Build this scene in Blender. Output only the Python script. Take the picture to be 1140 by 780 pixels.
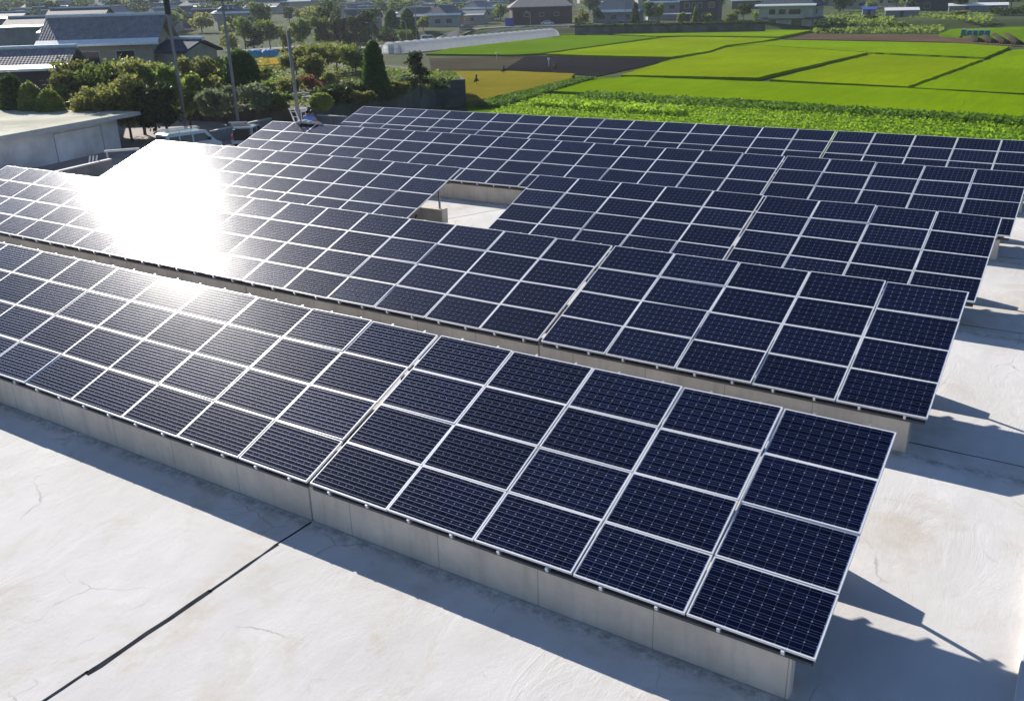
import bpy, math, random
import numpy as np
from mathutils import Vector, Matrix
random.seed(7)
SC = bpy.context.scene
for o in list(bpy.data.objects): bpy.data.objects.remove(o)

# ------------------------------------------------------------------ camera
CAM = Vector((1.7726722552, -9.0782101261, 7.4187648247))
RR = Matrix(((0.8406714158, 0.5409216294, -0.0259877177),
             (0.1779254593, -0.3212094805, -0.9301435376),
             (-0.5114822592, 0.7773212081, -0.3662753581)))     # rows: right, down, forward
FPX = 1002.32
cd = bpy.data.cameras.new('camera'); cam = bpy.data.objects.new('camera', cd); SC.collection.objects.link(cam)
r_, d_, f_ = RR[0], RR[1], RR[2]
M = Matrix(((r_[0], -d_[0], -f_[0]), (r_[1], -d_[1], -f_[1]), (r_[2], -d_[2], -f_[2])))
cam.matrix_world = Matrix.Translation(CAM) @ M.to_4x4()
cd.sensor_width = 36; cd.lens = FPX / 1140 * 36; cd.clip_start = .1; cd.clip_end = 9000
SC.camera = cam
# ------------------------------------------------------------------ light
SUN = Vector((-1.80, .765, 1)).normalized()
EL = math.asin(SUN.z); ROT = math.atan2(SUN.x, SUN.y)
w = bpy.data.worlds.new('World'); SC.world = w; w.use_nodes = True
sk = w.node_tree.nodes.new('ShaderNodeTexSky'); sk.sky_type = 'NISHITA'; sk.sun_disc = False
sk.sun_elevation = EL; sk.sun_rotation = ROT; sk.air_density = 1.0; sk.dust_density = .15; sk.ozone_density = 8
w.node_tree.links.new(sk.outputs[0], w.node_tree.nodes['Background'].inputs[0])
w.node_tree.nodes['Background'].inputs[1].default_value = .058
sl = bpy.data.lights.new('sun', 'SUN'); sl.energy = 4.6; sl.angle = math.radians(.5); sl.color = (1, .93, .84)
so = bpy.data.objects.new('sun', sl); SC.collection.objects.link(so)
so.rotation_euler = SUN.to_track_quat('Z', 'Y').to_euler()
SC.view_settings.view_transform = 'Standard'; SC.view_settings.look = 'None'
SC.view_settings.exposure = .80; SC.view_settings.gamma = 1
SC.cycles.volume_bounces = 1; SC.cycles.max_bounces = 8; SC.cycles.use_denoising = True
SC.cycles.sample_clamp_indirect = 6

# ------------------------------------------------------------------ survey helpers: where a line of sight from the survey point meets the place
def ray(px, py):
    d = RR.transposed() @ Vector(((px - 570) / FPX, (py - 390) / FPX, 1)); return d.normalized()
def G(px, py, z):
    d = ray(px, py); return CAM + d * ((z - CAM.z) / d.z)
def P3(px, py, dist):
    d = ray(px, py); return CAM + d * (dist / math.hypot(d.x, d.y))
def ss(a, b, x):
    t = max(0, min(1, (x - a) / (b - a))); return t * t * (3 - 2 * t)
def H(x, y):
    dx, dy = x - CAM.x, y - CAM.y; d = math.hypot(dx, dy); az = math.degrees(math.atan2(dx, dy))
    left = 1 - ss(-45.5, -42, az)
    hl = -3.3 + .026 * max(0, d - 230) + .05 * max(0, d - 600)
    hr = -4.5 + 2.4 * ss(288, 297, d) + .012 * max(0, d - 300) + .05 * max(0, d - 600)
    if d < 60 and y > 34: left *= 1
    return hl * left + hr * (1 - left)
def GH(px, dist):
    p = P3(px, 60, dist); return Vector((p.x, p.y, H(p.x, p.y)))
def face_rot(px):                       # turns +Y of a thing away from the survey point
    d = ray(px, 60); return math.atan2(-d.x, d.y)
PM = lambda d: FPX / d

# ------------------------------------------------------------------ object helpers
def tag(o, label=None, cat=None, group=None, kind=None):
    if label: o['label'] = label
    if cat: o['category'] = cat
    if group: o['group'] = group
    if kind: o['kind'] = kind
    return o
def empty(name, loc=(0, 0, 0), rz=0, label=None, cat=None, group=None):
    o = bpy.data.objects.new(name, None); SC.collection.objects.link(o)
    o.location = loc; o.rotation_euler = (0, 0, rz); o.empty_display_size = .2
    return tag(o, label, cat, group)
def copy_tree(o, parent=None):
    c = o.copy(); SC.collection.objects.link(c); c.parent = parent
    for ch in o.children: copy_tree(ch, c)
    return c
class MB:
    def __init__(s): s.v = []; s.f = []; s.m = []
    def poly(s, pts, m=0):
        n = len(s.v); s.v += [tuple(p) for p in pts]; s.f.append(tuple(range(n, n + len(pts)))); s.m.append(m); return s
    def box(s, a, b, m=0, T=None):
        (x0, y0, z0), (x1, y1, z1) = a, b
        c = [Vector(p) for p in ((x0,y0,z0),(x1,y0,z0),(x1,y1,z0),(x0,y1,z0),(x0,y0,z1),(x1,y0,z1),(x1,y1,z1),(x0,y1,z1))]
        if T is not None: c = [T @ p for p in c]
        n = len(s.v); s.v += [tuple(p) for p in c]
        for f in ((0,3,2,1),(4,5,6,7),(0,1,5,4),(1,2,6,5),(2,3,7,6),(3,0,4,7)):
            s.f.append(tuple(n + i for i in f)); s.m.append(m)
        return s
    def prism(s, pts, z0, z1, m=0, mt=None):         # pts: xy counter-clockwise
        A = sum(pts[i][0] * pts[(i+1) % len(pts)][1] - pts[(i+1) % len(pts)][0] * pts[i][1] for i in range(len(pts)))
        if A < 0: pts = pts[::-1]
        k = len(pts); n = len(s.v)
        s.v += [(p[0], p[1], z0) for p in pts] + [(p[0], p[1], z1) for p in pts]
        for i in range(k):
            j = (i + 1) % k; s.f.append((n+i, n+j, n+k+j, n+k+i)); s.m.append(m)
        s.f.append(tuple(n + k + i for i in range(k))); s.m.append(m if mt is None else mt)
        s.f.append(tuple(n + k - 1 - i for i in range(k))); s.m.append(m)
        return s
    def tube(s, pts, rad, seg=8, m=0, caps=True):
        pts = [Vector(p) for p in pts]; R = rad if isinstance(rad, (list, tuple)) else [rad] * len(pts)
        n0 = len(s.v); up = None
        for i, p in enumerate(pts):
            t = (pts[min(i+1, len(pts)-1)] - pts[max(i-1, 0)]).normalized()
            if up is None: up = Vector((0, 0, 1)) if abs(t.z) < .9 else Vector((1, 0, 0))
            a = t.cross(up).normalized(); b = a.cross(t).normalized(); up = b
            for k in range(seg):
                q = 2 * math.pi * k / seg
                s.v.append(tuple(p + (a * math.cos(q) + b * math.sin(q)) * R[i]))
        for i in range(len(pts) - 1):
            for k in range(seg):
                a0 = n0 + i*seg + k; a1 = n0 + i*seg + (k+1) % seg
                s.f.append((a0, a1, a1 + seg, a0 + seg)); s.m.append(m)
        if caps:
            s.f.append(tuple(n0 + k for k in range(seg))[::-1]); s.m.append(m)
            e = n0 + (len(pts)-1) * seg; s.f.append(tuple(e + k for k in range(seg))); s.m.append(m)
        return s
    def ball(s, c, r, m=0, seg=10, rings=7, sq=(1,1,1)):
        c = Vector(c); n0 = len(s.v)
        for i in range(rings + 1):
            t = math.pi * i / rings
            for k in range(seg):
                q = 2 * math.pi * k / seg
                s.v.append((c.x + r*sq[0]*math.sin(t)*math.cos(q), c.y + r*sq[1]*math.sin(t)*math.sin(q), c.z + r*sq[2]*math.cos(t)))
        for i in range(rings):
            for k in range(seg):
                a = n0 + i*seg + k; b = n0 + i*seg + (k+1) % seg
                s.f.append((a, a + seg, b + seg, b)); s.m.append(m)
        return s
    def build(s, name, mats, parent=None, smooth=False):
        me = bpy.data.meshes.new(name); me.from_pydata(s.v, [], s.f)
        for m in (mats if isinstance(mats, (list, tuple)) else [mats]): me.materials.append(m)
        me.polygons.foreach_set('material_index', s.m)
        if smooth: me.polygons.foreach_set('use_smooth', [True] * len(s.f))
        me.update()
        o = bpy.data.objects.new(name, me); SC.collection.objects.link(o); o.parent = parent
        return o
def bevel(o, wd=.01, seg=2):
    b = o.modifiers.new('bevel', 'BEVEL'); b.width = wd; b.segments = seg; b.limit_method = 'ANGLE'; return o

# ------------------------------------------------------------------ materials
class NT:
    def __init__(s, name):
        s.mat = bpy.data.materials.new(name); s.mat.use_nodes = True; s.t = s.mat.node_tree; s.n = s.t.nodes; s.b = s.n['Principled BSDF']
        s.out = s.n['Material Output']
    def new(s, t, **k):
        x = s.n.new(t)
        for a, v in k.items(): setattr(x, a, v)
        return x
    def link(s, a, b): s.t.links.new(a, b)
    def coord(s, which='Object'): return s.new('ShaderNodeTexCoord').outputs[which]
    def noise(s, scale, detail=5, rough=.6, vec=None, dist=0):
        n = s.new('ShaderNodeTexNoise'); n.inputs['Scale'].default_value = scale; n.inputs['Detail'].default_value = detail
        n.inputs['Roughness'].default_value = rough; n.inputs['Distortion'].default_value = dist
        s.link(vec if vec is not None else s.coord(), n.inputs['Vector']); return n.outputs['Fac']
    def mapping(s, vec, scale=(1,1,1), rot=(0,0,0)):
        m = s.new('ShaderNodeMapping'); m.inputs['Scale'].default_value = scale; m.inputs['Rotation'].default_value = rot
        s.link(vec, m.inputs['Vector']); return m.outputs[0]
    def math(s, op, a, b=0.0, clamp=False):
        m = s.new('ShaderNodeMath', operation=op, use_clamp=clamp)
        for i, v in enumerate((a, b)):
            if isinstance(v, (int, float)): m.inputs[i].default_value = v
            else: s.link(v, m.inputs[i])
        return m.outputs[0]
    def ramp(s, fac, stops):
        r = s.new('ShaderNodeValToRGB'); e = r.color_ramp.elements
        while len(e) < len(stops): e.new(.5)
        for i, (p, c) in enumerate(stops): e[i].position = p; e[i].color = (*c, 1) if len(c) == 3 else c
        s.link(fac, r.inputs[0]); return r.outputs[0]
    def mix(s, fac, a, b, mode='MIX'):
        m = s.new('ShaderNodeMix', data_type='RGBA', blend_type=mode)
        for i, v in ((0, fac), (6, a), (7, b)):
            if isinstance(v, (int, float)): m.inputs[i].default_value = v
            elif isinstance(v, tuple): m.inputs[i].default_value = (*v, 1)
            else: s.link(v, m.inputs[i])
        return m.outputs[2]
    def bump(s, h, strength=.3, dist=.02, prev=None):
        b = s.new('ShaderNodeBump'); b.inputs['Strength'].default_value = strength; b.inputs['Distance'].default_value = dist
        s.link(h, b.inputs['Height'])
        if prev is not None: s.link(prev, b.inputs['Normal'])
        s.link(b.outputs[0], s.b.inputs['Normal']); return b.outputs[0]
def mat(name, c, rough=.7, metal=0, var=.15, scale=3, bump=0, bscale=30, spec=.4):
    t = NT(name); f = t.noise(scale, 6)
    lo = tuple(x * (1 - var) for x in c); hi = tuple(min(1, x * (1 + var)) for x in c)
    t.link(t.ramp(f, [(.3, lo), (.7, hi)]), t.b.inputs['Base Color'])
    t.b.inputs['Roughness'].default_value = rough; t.b.inputs['Metallic'].default_value = metal
    t.b.inputs['Specular IOR Level'].default_value = spec
    if bump: t.bump(t.noise(bscale, 4), bump, .01)
    return t.mat
def foliage(name, c1, c2, trans=.35, scale=.6):
    t = NT(name); f = t.noise(scale, 6, .75)
    col = t.ramp(f, [(.32, c1), (.68, c2)])
    oi = t.new('ShaderNodeObjectInfo')
    hs = t.new('ShaderNodeHueSaturation'); t.link(col, hs.inputs['Color'])
    t.link(t.math('ADD', t.math('MULTIPLY', oi.outputs['Random'], .5), .75), hs.inputs['Value'])
    t.link(hs.outputs[0], t.b.inputs['Base Color']); t.b.inputs['Roughness'].default_value = .6
    t.b.inputs['Specular IOR Level'].default_value = .15
    tr = t.new('ShaderNodeBsdfTranslucent'); mx = t.new('ShaderNodeMixShader'); mx.inputs[0].default_value = trans
    hs2 = t.new('ShaderNodeHueSaturation'); hs2.inputs['Value'].default_value = 1.8; hs2.inputs['Hue'].default_value = .485
    t.link(hs.outputs[0], hs2.inputs['Color']); t.link(hs2.outputs[0], tr.inputs[0])
    t.link(t.b.outputs[0], mx.inputs[1]); t.link(tr.outputs[0], mx.inputs[2]); t.link(mx.outputs[0], t.out.inputs['Surface'])
    return t.mat

# roof membrane: off-white, trowelled, with fine cracks, ripples and stains
def m_roof():
    t = NT('roof_coating'); v = t.coord()
    vr = t.mapping(v, (1, .35, 1), (0, 0, math.radians(35)))
    big = t.noise(.25, 5, .6, v); mid = t.noise(1.3, 8, .65, vr, .4)
    base = t.ramp(big, [(.3, (.625, .608, .585)), (.7, (.775, .762, .738))])
    base = t.mix(t.math('MULTIPLY', t.math('SUBTRACT', mid, .43), 1.5, True), base, (.53, .515, .49))
    st = t.ramp(t.noise(.42, 7, .72, v, .6), [(.50, (0, 0, 0)), (.64, (.85, .85, .85))])
    base = t.mix(st, base, (.58, .53, .45))
    dk = t.ramp(t.noise(1.9, 8, .75, v, 1.2), [(.60, (0, 0, 0)), (.74, (.6, .6, .6))])
    base = t.mix(dk, base, (.43, .42, .40))
    vo = t.new('ShaderNodeTexVoronoi', feature='DISTANCE_TO_EDGE'); vo.inputs['Scale'].default_value = .8
    nz = t.new('ShaderNodeTexNoise'); nz.inputs['Scale'].default_value = 1.4; nz.inputs['Detail'].default_value = 6; t.link(v, nz.inputs['Vector'])
    wv = t.mix(.35, v, nz.outputs['Color']); t.link(wv, vo.inputs['Vector'])
    crack = t.ramp(vo.outputs[0], [(0, (1, 1, 1)), (.009, (0, 0, 0))])
    cm = t.math('MULTIPLY', crack, t.ramp(t.noise(.5, 3, .5, v), [(.52, (0, 0, 0)), (.60, (.75, .75, .75))]))
    base = t.mix(cm, base, (.36, .34, .31))
    sp_ = t.new('ShaderNodeSeparateXYZ'); t.link(v, sp_.inputs[0])
    grit = t.ramp(t.noise(14, 8, .8, v), [(.63, (0, 0, 0)), (.70, (.5, .5, .5))]); base = t.mix(t.math('MULTIPLY', grit, t.ramp(t.noise(.7, 4, .6, v), [(.45, (.1, .1, .1)), (.65, (1, 1, 1))])), base, (.33, .31, .28))
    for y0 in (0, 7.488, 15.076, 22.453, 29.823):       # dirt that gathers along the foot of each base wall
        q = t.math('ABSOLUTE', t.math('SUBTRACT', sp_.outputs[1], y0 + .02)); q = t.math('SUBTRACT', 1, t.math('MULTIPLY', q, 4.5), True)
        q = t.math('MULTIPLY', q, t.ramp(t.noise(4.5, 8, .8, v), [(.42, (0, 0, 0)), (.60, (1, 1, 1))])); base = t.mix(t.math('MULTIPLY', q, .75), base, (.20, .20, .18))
    t.link(base, t.b.inputs['Base Color']); t.b.inputs['Roughness'].default_value = .85; t.b.inputs['Specular IOR Level'].default_value = .12
    # trowel ripples: sharp short ridges
    rp = t.ramp(t.noise(1.3, 9, .72, vr, .5), [(.40, (0, 0, 0)), (.52, (1, 1, 1)), (.60, (.6, .6, .6))])
    zone = t.ramp(t.noise(.16, 3, .5, v), [(.44, (.3,.3,.3)), (.60, (1, 1, 1))])
    n1 = t.bump(t.math('MULTIPLY', rp, zone), .38, .014); n2 = t.bump(t.noise(4, 9, .78, v), .45, .014, n1); n3 = t.bump(t.noise(70, 3, .6, v), .30, .004, n2)
    t.bump(crack, -.25, .006, n3)
    return t.mat
def m_concrete(name='cast_concrete', c=(.70, .63, .53), pitch=1.8, holes=True):
    t = NT(name); v = t.coord(); sep = t.new('ShaderNodeSeparateXYZ'); t.link(v, sep.inputs[0])
    base = t.ramp(t.noise(1.1, 7, .65, v), [(.28, tuple(x*.8 for x in c)), (.72, tuple(x*1.15 for x in c))])
    vs = t.mapping(v, (2.4, 2.4, .35)); base = t.mix(t.ramp(t.noise(2.2, 6, .6, vs), [(.5, (0,0,0)), (.8, (.5,.5,.5))]), base, tuple(x*.62 for x in c))
    fx = t.math('FRACT', t.math('DIVIDE', sep.outputs[0], pitch)); ln = t.math('LESS_THAN', t.math('ABSOLUTE', t.math('SUBTRACT', fx, .5)), .0045)
    base = t.mix(t.math('MULTIPLY', ln, .55), base, tuple(x*.3 for x in c))
    if holes:
        hx = t.math('SUBTRACT', t.math('MULTIPLY', t.math('FRACT', t.math('DIVIDE', sep.outputs[0], .9)), .9), .45)
        hz = t.math('ADD', sep.outputs[2], .36)
        rr = t.math('SQRT', t.math('ADD', t.math('MULTIPLY', hx, hx), t.math('MULTIPLY', hz, hz)))
        base = t.mix(t.math('MULTIPLY', t.math('LESS_THAN', rr, .018), .8), base, (.07, .065, .06))
    moss = t.math('MULTIPLY', t.ramp(t.noise(5, 7, .8, v), [(.5, (0,0,0)), (.62, (.8,.8,.8))]), t.ramp(sep.outputs[2], [(0, (1,1,1)), (.1, (0,0,0))]))
    t.link(base, t.b.inputs['Base Color']); t.b.inputs['Roughness'].default_value = .85; t.b.inputs['Specular IOR Level'].default_value = .25
    n = t.bump(t.noise(9, 7, .7, v), .3, .01); t.bump(ln, -.4, .006, n)
    return t.mat
CPX, CPY, MX, MY = .1575, .157, .0295, .023
def m_cells():
    t = NT('solar_cells'); uv = t.coord('UV'); sep = t.new('ShaderNodeSeparateXYZ'); t.link(uv, sep.inputs[0])
    def fr(o, m, p): return t.math('FRACT', t.math('DIVIDE', t.math('SUBTRACT', o, m), p))
    fx = fr(sep.outputs[0], MX, CPX); fy = fr(sep.outputs[1], MY, CPY)
    a = t.math('ABSOLUTE', t.math('SUBTRACT', fx, .5)); b = t.math('ABSOLUTE', t.math('SUBTRACT', fy, .5))
    gap = t.math('MAXIMUM', t.math('GREATER_THAN', a, .4905), t.math('GREATER_THAN', b, .4905))
    dia = t.math('GREATER_THAN', t.math('ADD', a, b), .918)
    ix = t.math('MULTIPLY', t.math('GREATER_THAN', sep.outputs[0], MX), t.math('LESS_THAN', sep.outputs[0], MX + 10*CPX))
    iy = t.math('MULTIPLY', t.math('GREATER_THAN', sep.outputs[1], MY), t.math('LESS_THAN', sep.outputs[1], MY + 6*CPY))
    inside = t.math('MULTIPLY', ix, iy)
    back = t.math('MAXIMUM', dia, t.math('MULTIPLY', gap, .42)); back = t.math('MAXIMUM', back, t.math('SUBTRACT', 1, inside))
    bb = t.math('ABSOLUTE', t.math('SUBTRACT', b, .25)); bus = t.math('MULTIPLY', t.math('LESS_THAN', bb, .012), inside)
    bus = t.math('MULTIPLY', bus, t.math('SUBTRACT', 1, gap))
    oi = t.new('ShaderNodeObjectInfo')
    cid = t.new('ShaderNodeCombineXYZ'); t.link(t.math('FLOOR', t.math('DIVIDE', t.math('SUBTRACT', sep.outputs[0], MX), CPX)), cid.inputs[0])
    t.link(t.math('FLOOR', t.math('DIVIDE', t.math('SUBTRACT', sep.outputs[1], MY), CPY)), cid.inputs[1]); t.link(t.math('MULTIPLY', oi.outputs['Random'], 50), cid.inputs[2])
    wn = t.new('ShaderNodeTexWhiteNoise'); t.link(cid.outputs[0], wn.inputs[0])
    cell = t.mix(wn.outputs['Value'], (.0008, .0022, .016), (.0016, .0040, .027))
    col = t.mix(back, cell, (.24, .31, .50)); col = t.mix(t.math('MULTIPLY', bus, .85), col, (.20, .225, .30))
    t.link(col, t.b.inputs['Base Color']); t.link(t.math('MULTIPLY', bus, .85), t.b.inputs['Metallic'])
    dv = t.mapping(t.coord('Object'), (7, .8, 1)); ds = t.ramp(t.noise(1.0, 5, .65, dv), [(.5, (0, 0, 0)), (.8, (1, 1, 1))])
    sp4 = t.ramp(t.noise(9, 2, .5, t.mapping(t.coord('Object'), (1, 1, 1))), [(.80, (0, 0, 0)), (.82, (1, 1, 1))])
    col2 = t.mix(t.math('ADD', t.math('MULTIPLY', ds, .012), .003), col, (.30, .38, .60)); col2 = t.mix(t.math('MULTIPLY', sp4, .5), col2, (.45, .44, .42))
    hue = t.new('ShaderNodeHueSaturation'); t.link(t.math('ADD', t.math('MULTIPLY', oi.outputs['Random'], .3), .82), hue.inputs['Value']); t.link(col2, hue.inputs['Color']); t.link(hue.outputs[0], t.b.inputs['Base Color'])
    t.link(t.math('ADD', t.math('MULTIPLY', bus, .20), .26), t.b.inputs['Roughness']); t.b.inputs['Specular IOR Level'].default_value = .006
    t.b.inputs['Coat Weight'].default_value = .68; t.b.inputs['Coat IOR'].default_value = 1.3
    dust = t.noise(2.2, 6, .6, t.coord('Object'))
    t.link(t.math('ADD', t.math('MULTIPLY', dust, .04), .10), t.b.inputs['Coat Roughness'])
    return t.mat
def m_tiles(name, c, pitch=.3, rough=.8, sp=.12):
    t = NT(name); v = t.coord(); sep = t.new('ShaderNodeSeparateXYZ'); t.link(v, sep.inputs[0])
    base = t.ramp(t.noise(1.5, 8, .8, v), [(.3, tuple(x*.6 for x in c)), (.7, tuple(x*1.4 for x in c))])
    wv = t.new('ShaderNodeTexWave', wave_type='BANDS', bands_direction='X'); wv.inputs['Scale'].default_value = 1/pitch/3.2; t.link(v, wv.inputs[0])
    w2 = t.new('ShaderNodeTexWave', wave_type='BANDS', bands_direction='Z'); w2.inputs['Scale'].default_value = 2.2; t.link(v, w2.inputs[0])
    t.link(base, t.b.inputs['Base Color']); t.b.inputs['Roughness'].default_value = rough; t.b.inputs['Specular IOR Level'].default_value = sp
    n = t.bump(wv.outputs['Fac'], .8, .05); t.bump(w2.outputs['Fac'], .5, .04, n)
    return t.mat
def m_field(name, c1, c2, scale=.35, rowdir=0.0, rows=0.0, rough=.9):
    t = NT(name); v = t.coord()
    vm = t.mapping(v, (1, .10, 1), (0, 0, rowdir + .45))
    f = t.noise(scale * 3, 9, .75, vm); g = t.noise(2.5, 6, .75, v); b = t.noise(.045, 3, .5, v)
    base = t.mix(t.ramp(f, [(.3, (0,0,0)), (.7, (1,1,1))]), c1, c2)
    base = t.mix(t.math('MULTIPLY', t.math('SUBTRACT', g, .5), 1.6, True), base, tuple(x*1.5 for x in c2))
    base = t.mix(t.ramp(b, [(.35, (.55,.55,.55)), (.6, (0,0,0))]), base, tuple(x*.80 for x in c1)); base = t.mix(t.ramp(t.noise(.16, 6, .8, v), [(.56, (0,0,0)), (.68, (.35,.35,.35))]), base, (c1[0]*.9, c1[1]*.6, c1[2]))
    geo = t.new('ShaderNodeNewGeometry'); sp = t.new('ShaderNodeSeparateXYZ'); t.link(geo.outputs['Normal'], sp.inputs[0])
    t.link(base, t.b.inputs['Base Color']); t.b.inputs['Roughness'].default_value = rough; t.b.inputs['Specular IOR Level'].default_value = .0
    n = t.bump(f, .7, .25); n = t.bump(g, .8, .18, n)
    if rows:
        wv = t.new('ShaderNodeTexWave', wave_type='BANDS', bands_direction='X'); wv.inputs['Scale'].default_value = rows; wv.inputs['Distortion'].default_value = 1.5
        t.link(t.mapping(v, (1,1,1), (0,0,rowdir)), wv.inputs[0]); t.bump(wv.outputs['Fac'], .9, .25, n)
    return t.mat
def m_ground():
    t = NT('ground_cover'); v = t.coord()
    a = t.noise(.05, 7, .65, v); b = t.noise(.7, 7, .75, v); c = t.noise(.012, 6, .6, v)
    col = t.ramp(a, [(.3, (.03, .055, .015)), (.46, (.06, .10, .02)), (.58, (.09, .09, .045)), (.72, (.04, .065, .02))])
    col = t.mix(t.ramp(b, [(.35, (.5,.5,.5)), (.65, (0,0,0))]), col, (.03, .045, .02))
    col = t.mix(t.ramp(c, [(.45, (0,0,0)), (.6, (.6,.6,.6))]), col, (.055, .085, .045))
    t.link(col, t.b.inputs['Base Color']); t.b.inputs['Roughness'].default_value = .95; t.b.inputs['Specular IOR Level'].default_value = .1
    n = t.bump(b, .8, .5); t.bump(t.noise(4, 5, .7, v), .6, .12, n)
    return t.mat

MT = {}
MT['roof'] = m_roof(); MT['conc'] = m_concrete(); MT['cells'] = m_cells()
MT['alu'] = mat('anodised_aluminium', (.88, .89, .90), .42, .1, .04, 2)
MT['galv'] = mat('galvanised_steel', (.42, .43, .45), .45, .7, .2, 6)
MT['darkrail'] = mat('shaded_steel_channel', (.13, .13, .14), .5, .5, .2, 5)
MT['sealant'] = mat('joint_filler', (.028, .032, .04), .9, 0, .4, 5, .2, spec=.03)
MT['black'] = mat('black_rubber', (.02, .02, .02), .6)
MT['plaster'] = mat('pale_render', (.50, .47, .44), .85, 0, .12, .6, .2)
MT['plaster2'] = mat('stained_render', (.76, .73, .68), .85, 0, .45, .25, .2)
MT['fascia'] = mat('fascia_metal', (.55, .58, .60), .45, .3, .1, 2)
MT['flatroof'] = mat('flat_roof_sheet', (.56, .55, .44), .95, 0, .3, .22, .2, spec=.05)
MT['block'] = mat('grey_block_wall', (.25, .25, .25), .9, 0, .25, .8, .4)
MT['coping'] = mat('coping_concrete', (.62, .61, .58), .7, 0, .12, 1)
MT['mosswall'] = mat('dark_retaining_concrete', (.085, .10, .10), .9, 0, .5, .35, .4, 2)
MT['asphalt'] = mat('yard_paving', (.34, .30, .28), .9, 0, .15, .4, .3)
MT['road'] = mat('road_asphalt', (.15, .15, .155), .85, 0, .15, .5)
MT['soil'] = mat('garden_soil', (.085, .07, .04), .95, 0, .5, .5, .6, 3)
MT['ground'] = m_ground()
MT['tile'] = m_tiles('dark_roof_tiles', (.30, .285, .28)); MT['tileb'] = m_tiles('blue_grey_roof_tiles', (.07, .095, .13))
MT['tilel'] = m_tiles('light_roof_tiles', (.15, .16, .165), .3, .7, .2); MT['tilebr'] = m_tiles('brown_roof_tiles', (.12, .075, .06))
MT['ridge'] = mat('ridge_cap_metal', (.85, .90, .88), .45, .3, .1, 3)
MT['wood'] = mat('weathered_dark_wood', (.06, .045, .035), .8, 0, .4, 1.2, .3)
MT['woodl'] = mat('brown_wood', (.16, .09, .06), .8, 0, .3, 2)
MT['wallc'] = mat('cream_wall', (.42, .39, .31), .85, 0, .12, 1); MT['wallw'] = mat('white_wall', (.40, .40, .39), .8, 0, .12, 1)
MT['wallg'] = mat('grey_wall', (.26, .28, .29), .85, 0, .15, 1); MT['walld'] = mat('dark_wall', (.055, .06, .07), .8, 0, .2, 1)
MT['glass'] = mat('window_glass', (.03, .04, .05), .08, 0, .2, 1, spec=.8)
MT['pole'] = mat('pole_concrete', (.24, .24, .24), .8, 0, .15, 3)
MT['steel'] = mat('painted_steel', (.35, .37, .38), .5, .3, .1, 3)
MT['carw'] = mat('white_car_paint', (.75, .78, .80), .2, 0, .02, 1, spec=.6); MT['carb'] = mat('pale_blue_car_paint', (.42, .55, .62), .2, .1, .03, 1, spec=.6)
MT['card'] = mat('dark_car_paint', (.06, .065, .08), .2, 0, .03, 1, spec=.6); MT['red'] = mat('red_lens', (.5, .03, .02), .3)
MT['amber'] = mat('amber_plate', (.6, .25, .03), .5)
MT['shirt'] = mat('blue_work_shirt', (.16, .27, .62), .85, 0, .12, 8); MT['trouser'] = mat('pale_work_trousers', (.55, .57, .56), .9, 0, .1, 8)
MT['hair'] = mat('black_hair', (.012, .011, .01), .5); MT['skin'] = mat('tanned_skin', (.35, .19, .12), .5, 0, .05, 6)
MT['tarp'] = mat('blue_tarpaulin', (.04, .30, .62), .5, 0, .2, 2, .4, 3); MT['tarp2'] = mat('royal_blue_sheet', (.02, .07, .36), .5, 0, .2, 2)
MT['teal'] = mat('teal_plastic', (.02, .25, .25), .5); MT['white'] = mat('white_plastic', (.78, .78, .76), .4, 0, .05, 1)
MT['film'] = mat('white_greenhouse_film', (.84, .84, .86), .5, 0, .12, .5, .3, 2)
def m_film():
    t = NT('white_greenhouse_film'); t.b.inputs['Base Color'].default_value = (.86, .86, .88, 1); t.b.inputs['Roughness'].default_value = .4
    tr = t.new('ShaderNodeBsdfTranslucent'); mx = t.new('ShaderNodeMixShader'); tr.inputs[0].default_value = (.9, .9, .93, 1)
    t.link(t.ramp(t.noise(.5, 5, .7), [(.3, (.5,.5,.5)), (.7, (.75,.75,.75))]), mx.inputs[0])
    t.link(t.b.outputs[0], mx.inputs[1]); t.link(tr.outputs[0], mx.inputs[2]); t.link(mx.outputs[0], t.out.inputs['Surface']); return t.mat
MT['film'] = m_film()
MT['mulch'] = m_field('black_mulch_film', (.020, .021, .024), (.035, .036, .04), .5, .5, .45, .5)
MT['plough'] = m_field('ploughed_brown_soil', (.11, .075, .055), (.17, .12, .09), .5, .2, .5)
MT['grit'] = m_field('grey_brown_tilled_soil', (.07, .065, .045), (.12, .11, .075), .6, .3, .5)
MT['rice1'] = m_field('young_rice', (.155, .262, .003), (.215, .345, .004), .3, .35)
MT['rice2'] = m_field('deep_green_rice', (.105, .20, .006), (.15, .26, .008), .3, .35)
MT['rice3'] = m_field('yellowing_rice', (.185, .268, .003), (.25, .35, .004), .3, .35)
MT['gold'] = m_field('ripe_golden_rice', (.20, .175, .02), (.33, .285, .035), .5, .35)
MT['orange'] = m_field('orange_ripe_crop', (.42, .27, .04), (.52, .34, .06), .5, .35)
MT['leafA'] = foliage('broad_leaves', (.06, .115, .018), (.18, .25, .05), .42, 2.2); MT['leafB'] = foliage('dark_leaves', (.018, .045, .010), (.055, .10, .02), .3, 2.2)
MT['leafC'] = foliage('olive_leaves', (.10, .13, .03), (.26, .28, .08), .42, 2.2); MT['leafD'] = foliage('yellow_green_leaves', (.10, .15, .02), (.20, .26, .05))
MT['leafV'] = foliage('vegetable_leaves', (.13, .25, .012), (.26, .45, .03), .45, .8); MT['leafV2'] = foliage('bean_leaves', (.05, .13, .01), (.12, .25, .025), .4, .8); MT['leafG'] = foliage('grey_green_leaves', (.10, .14, .07), (.20, .25, .13))
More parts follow.
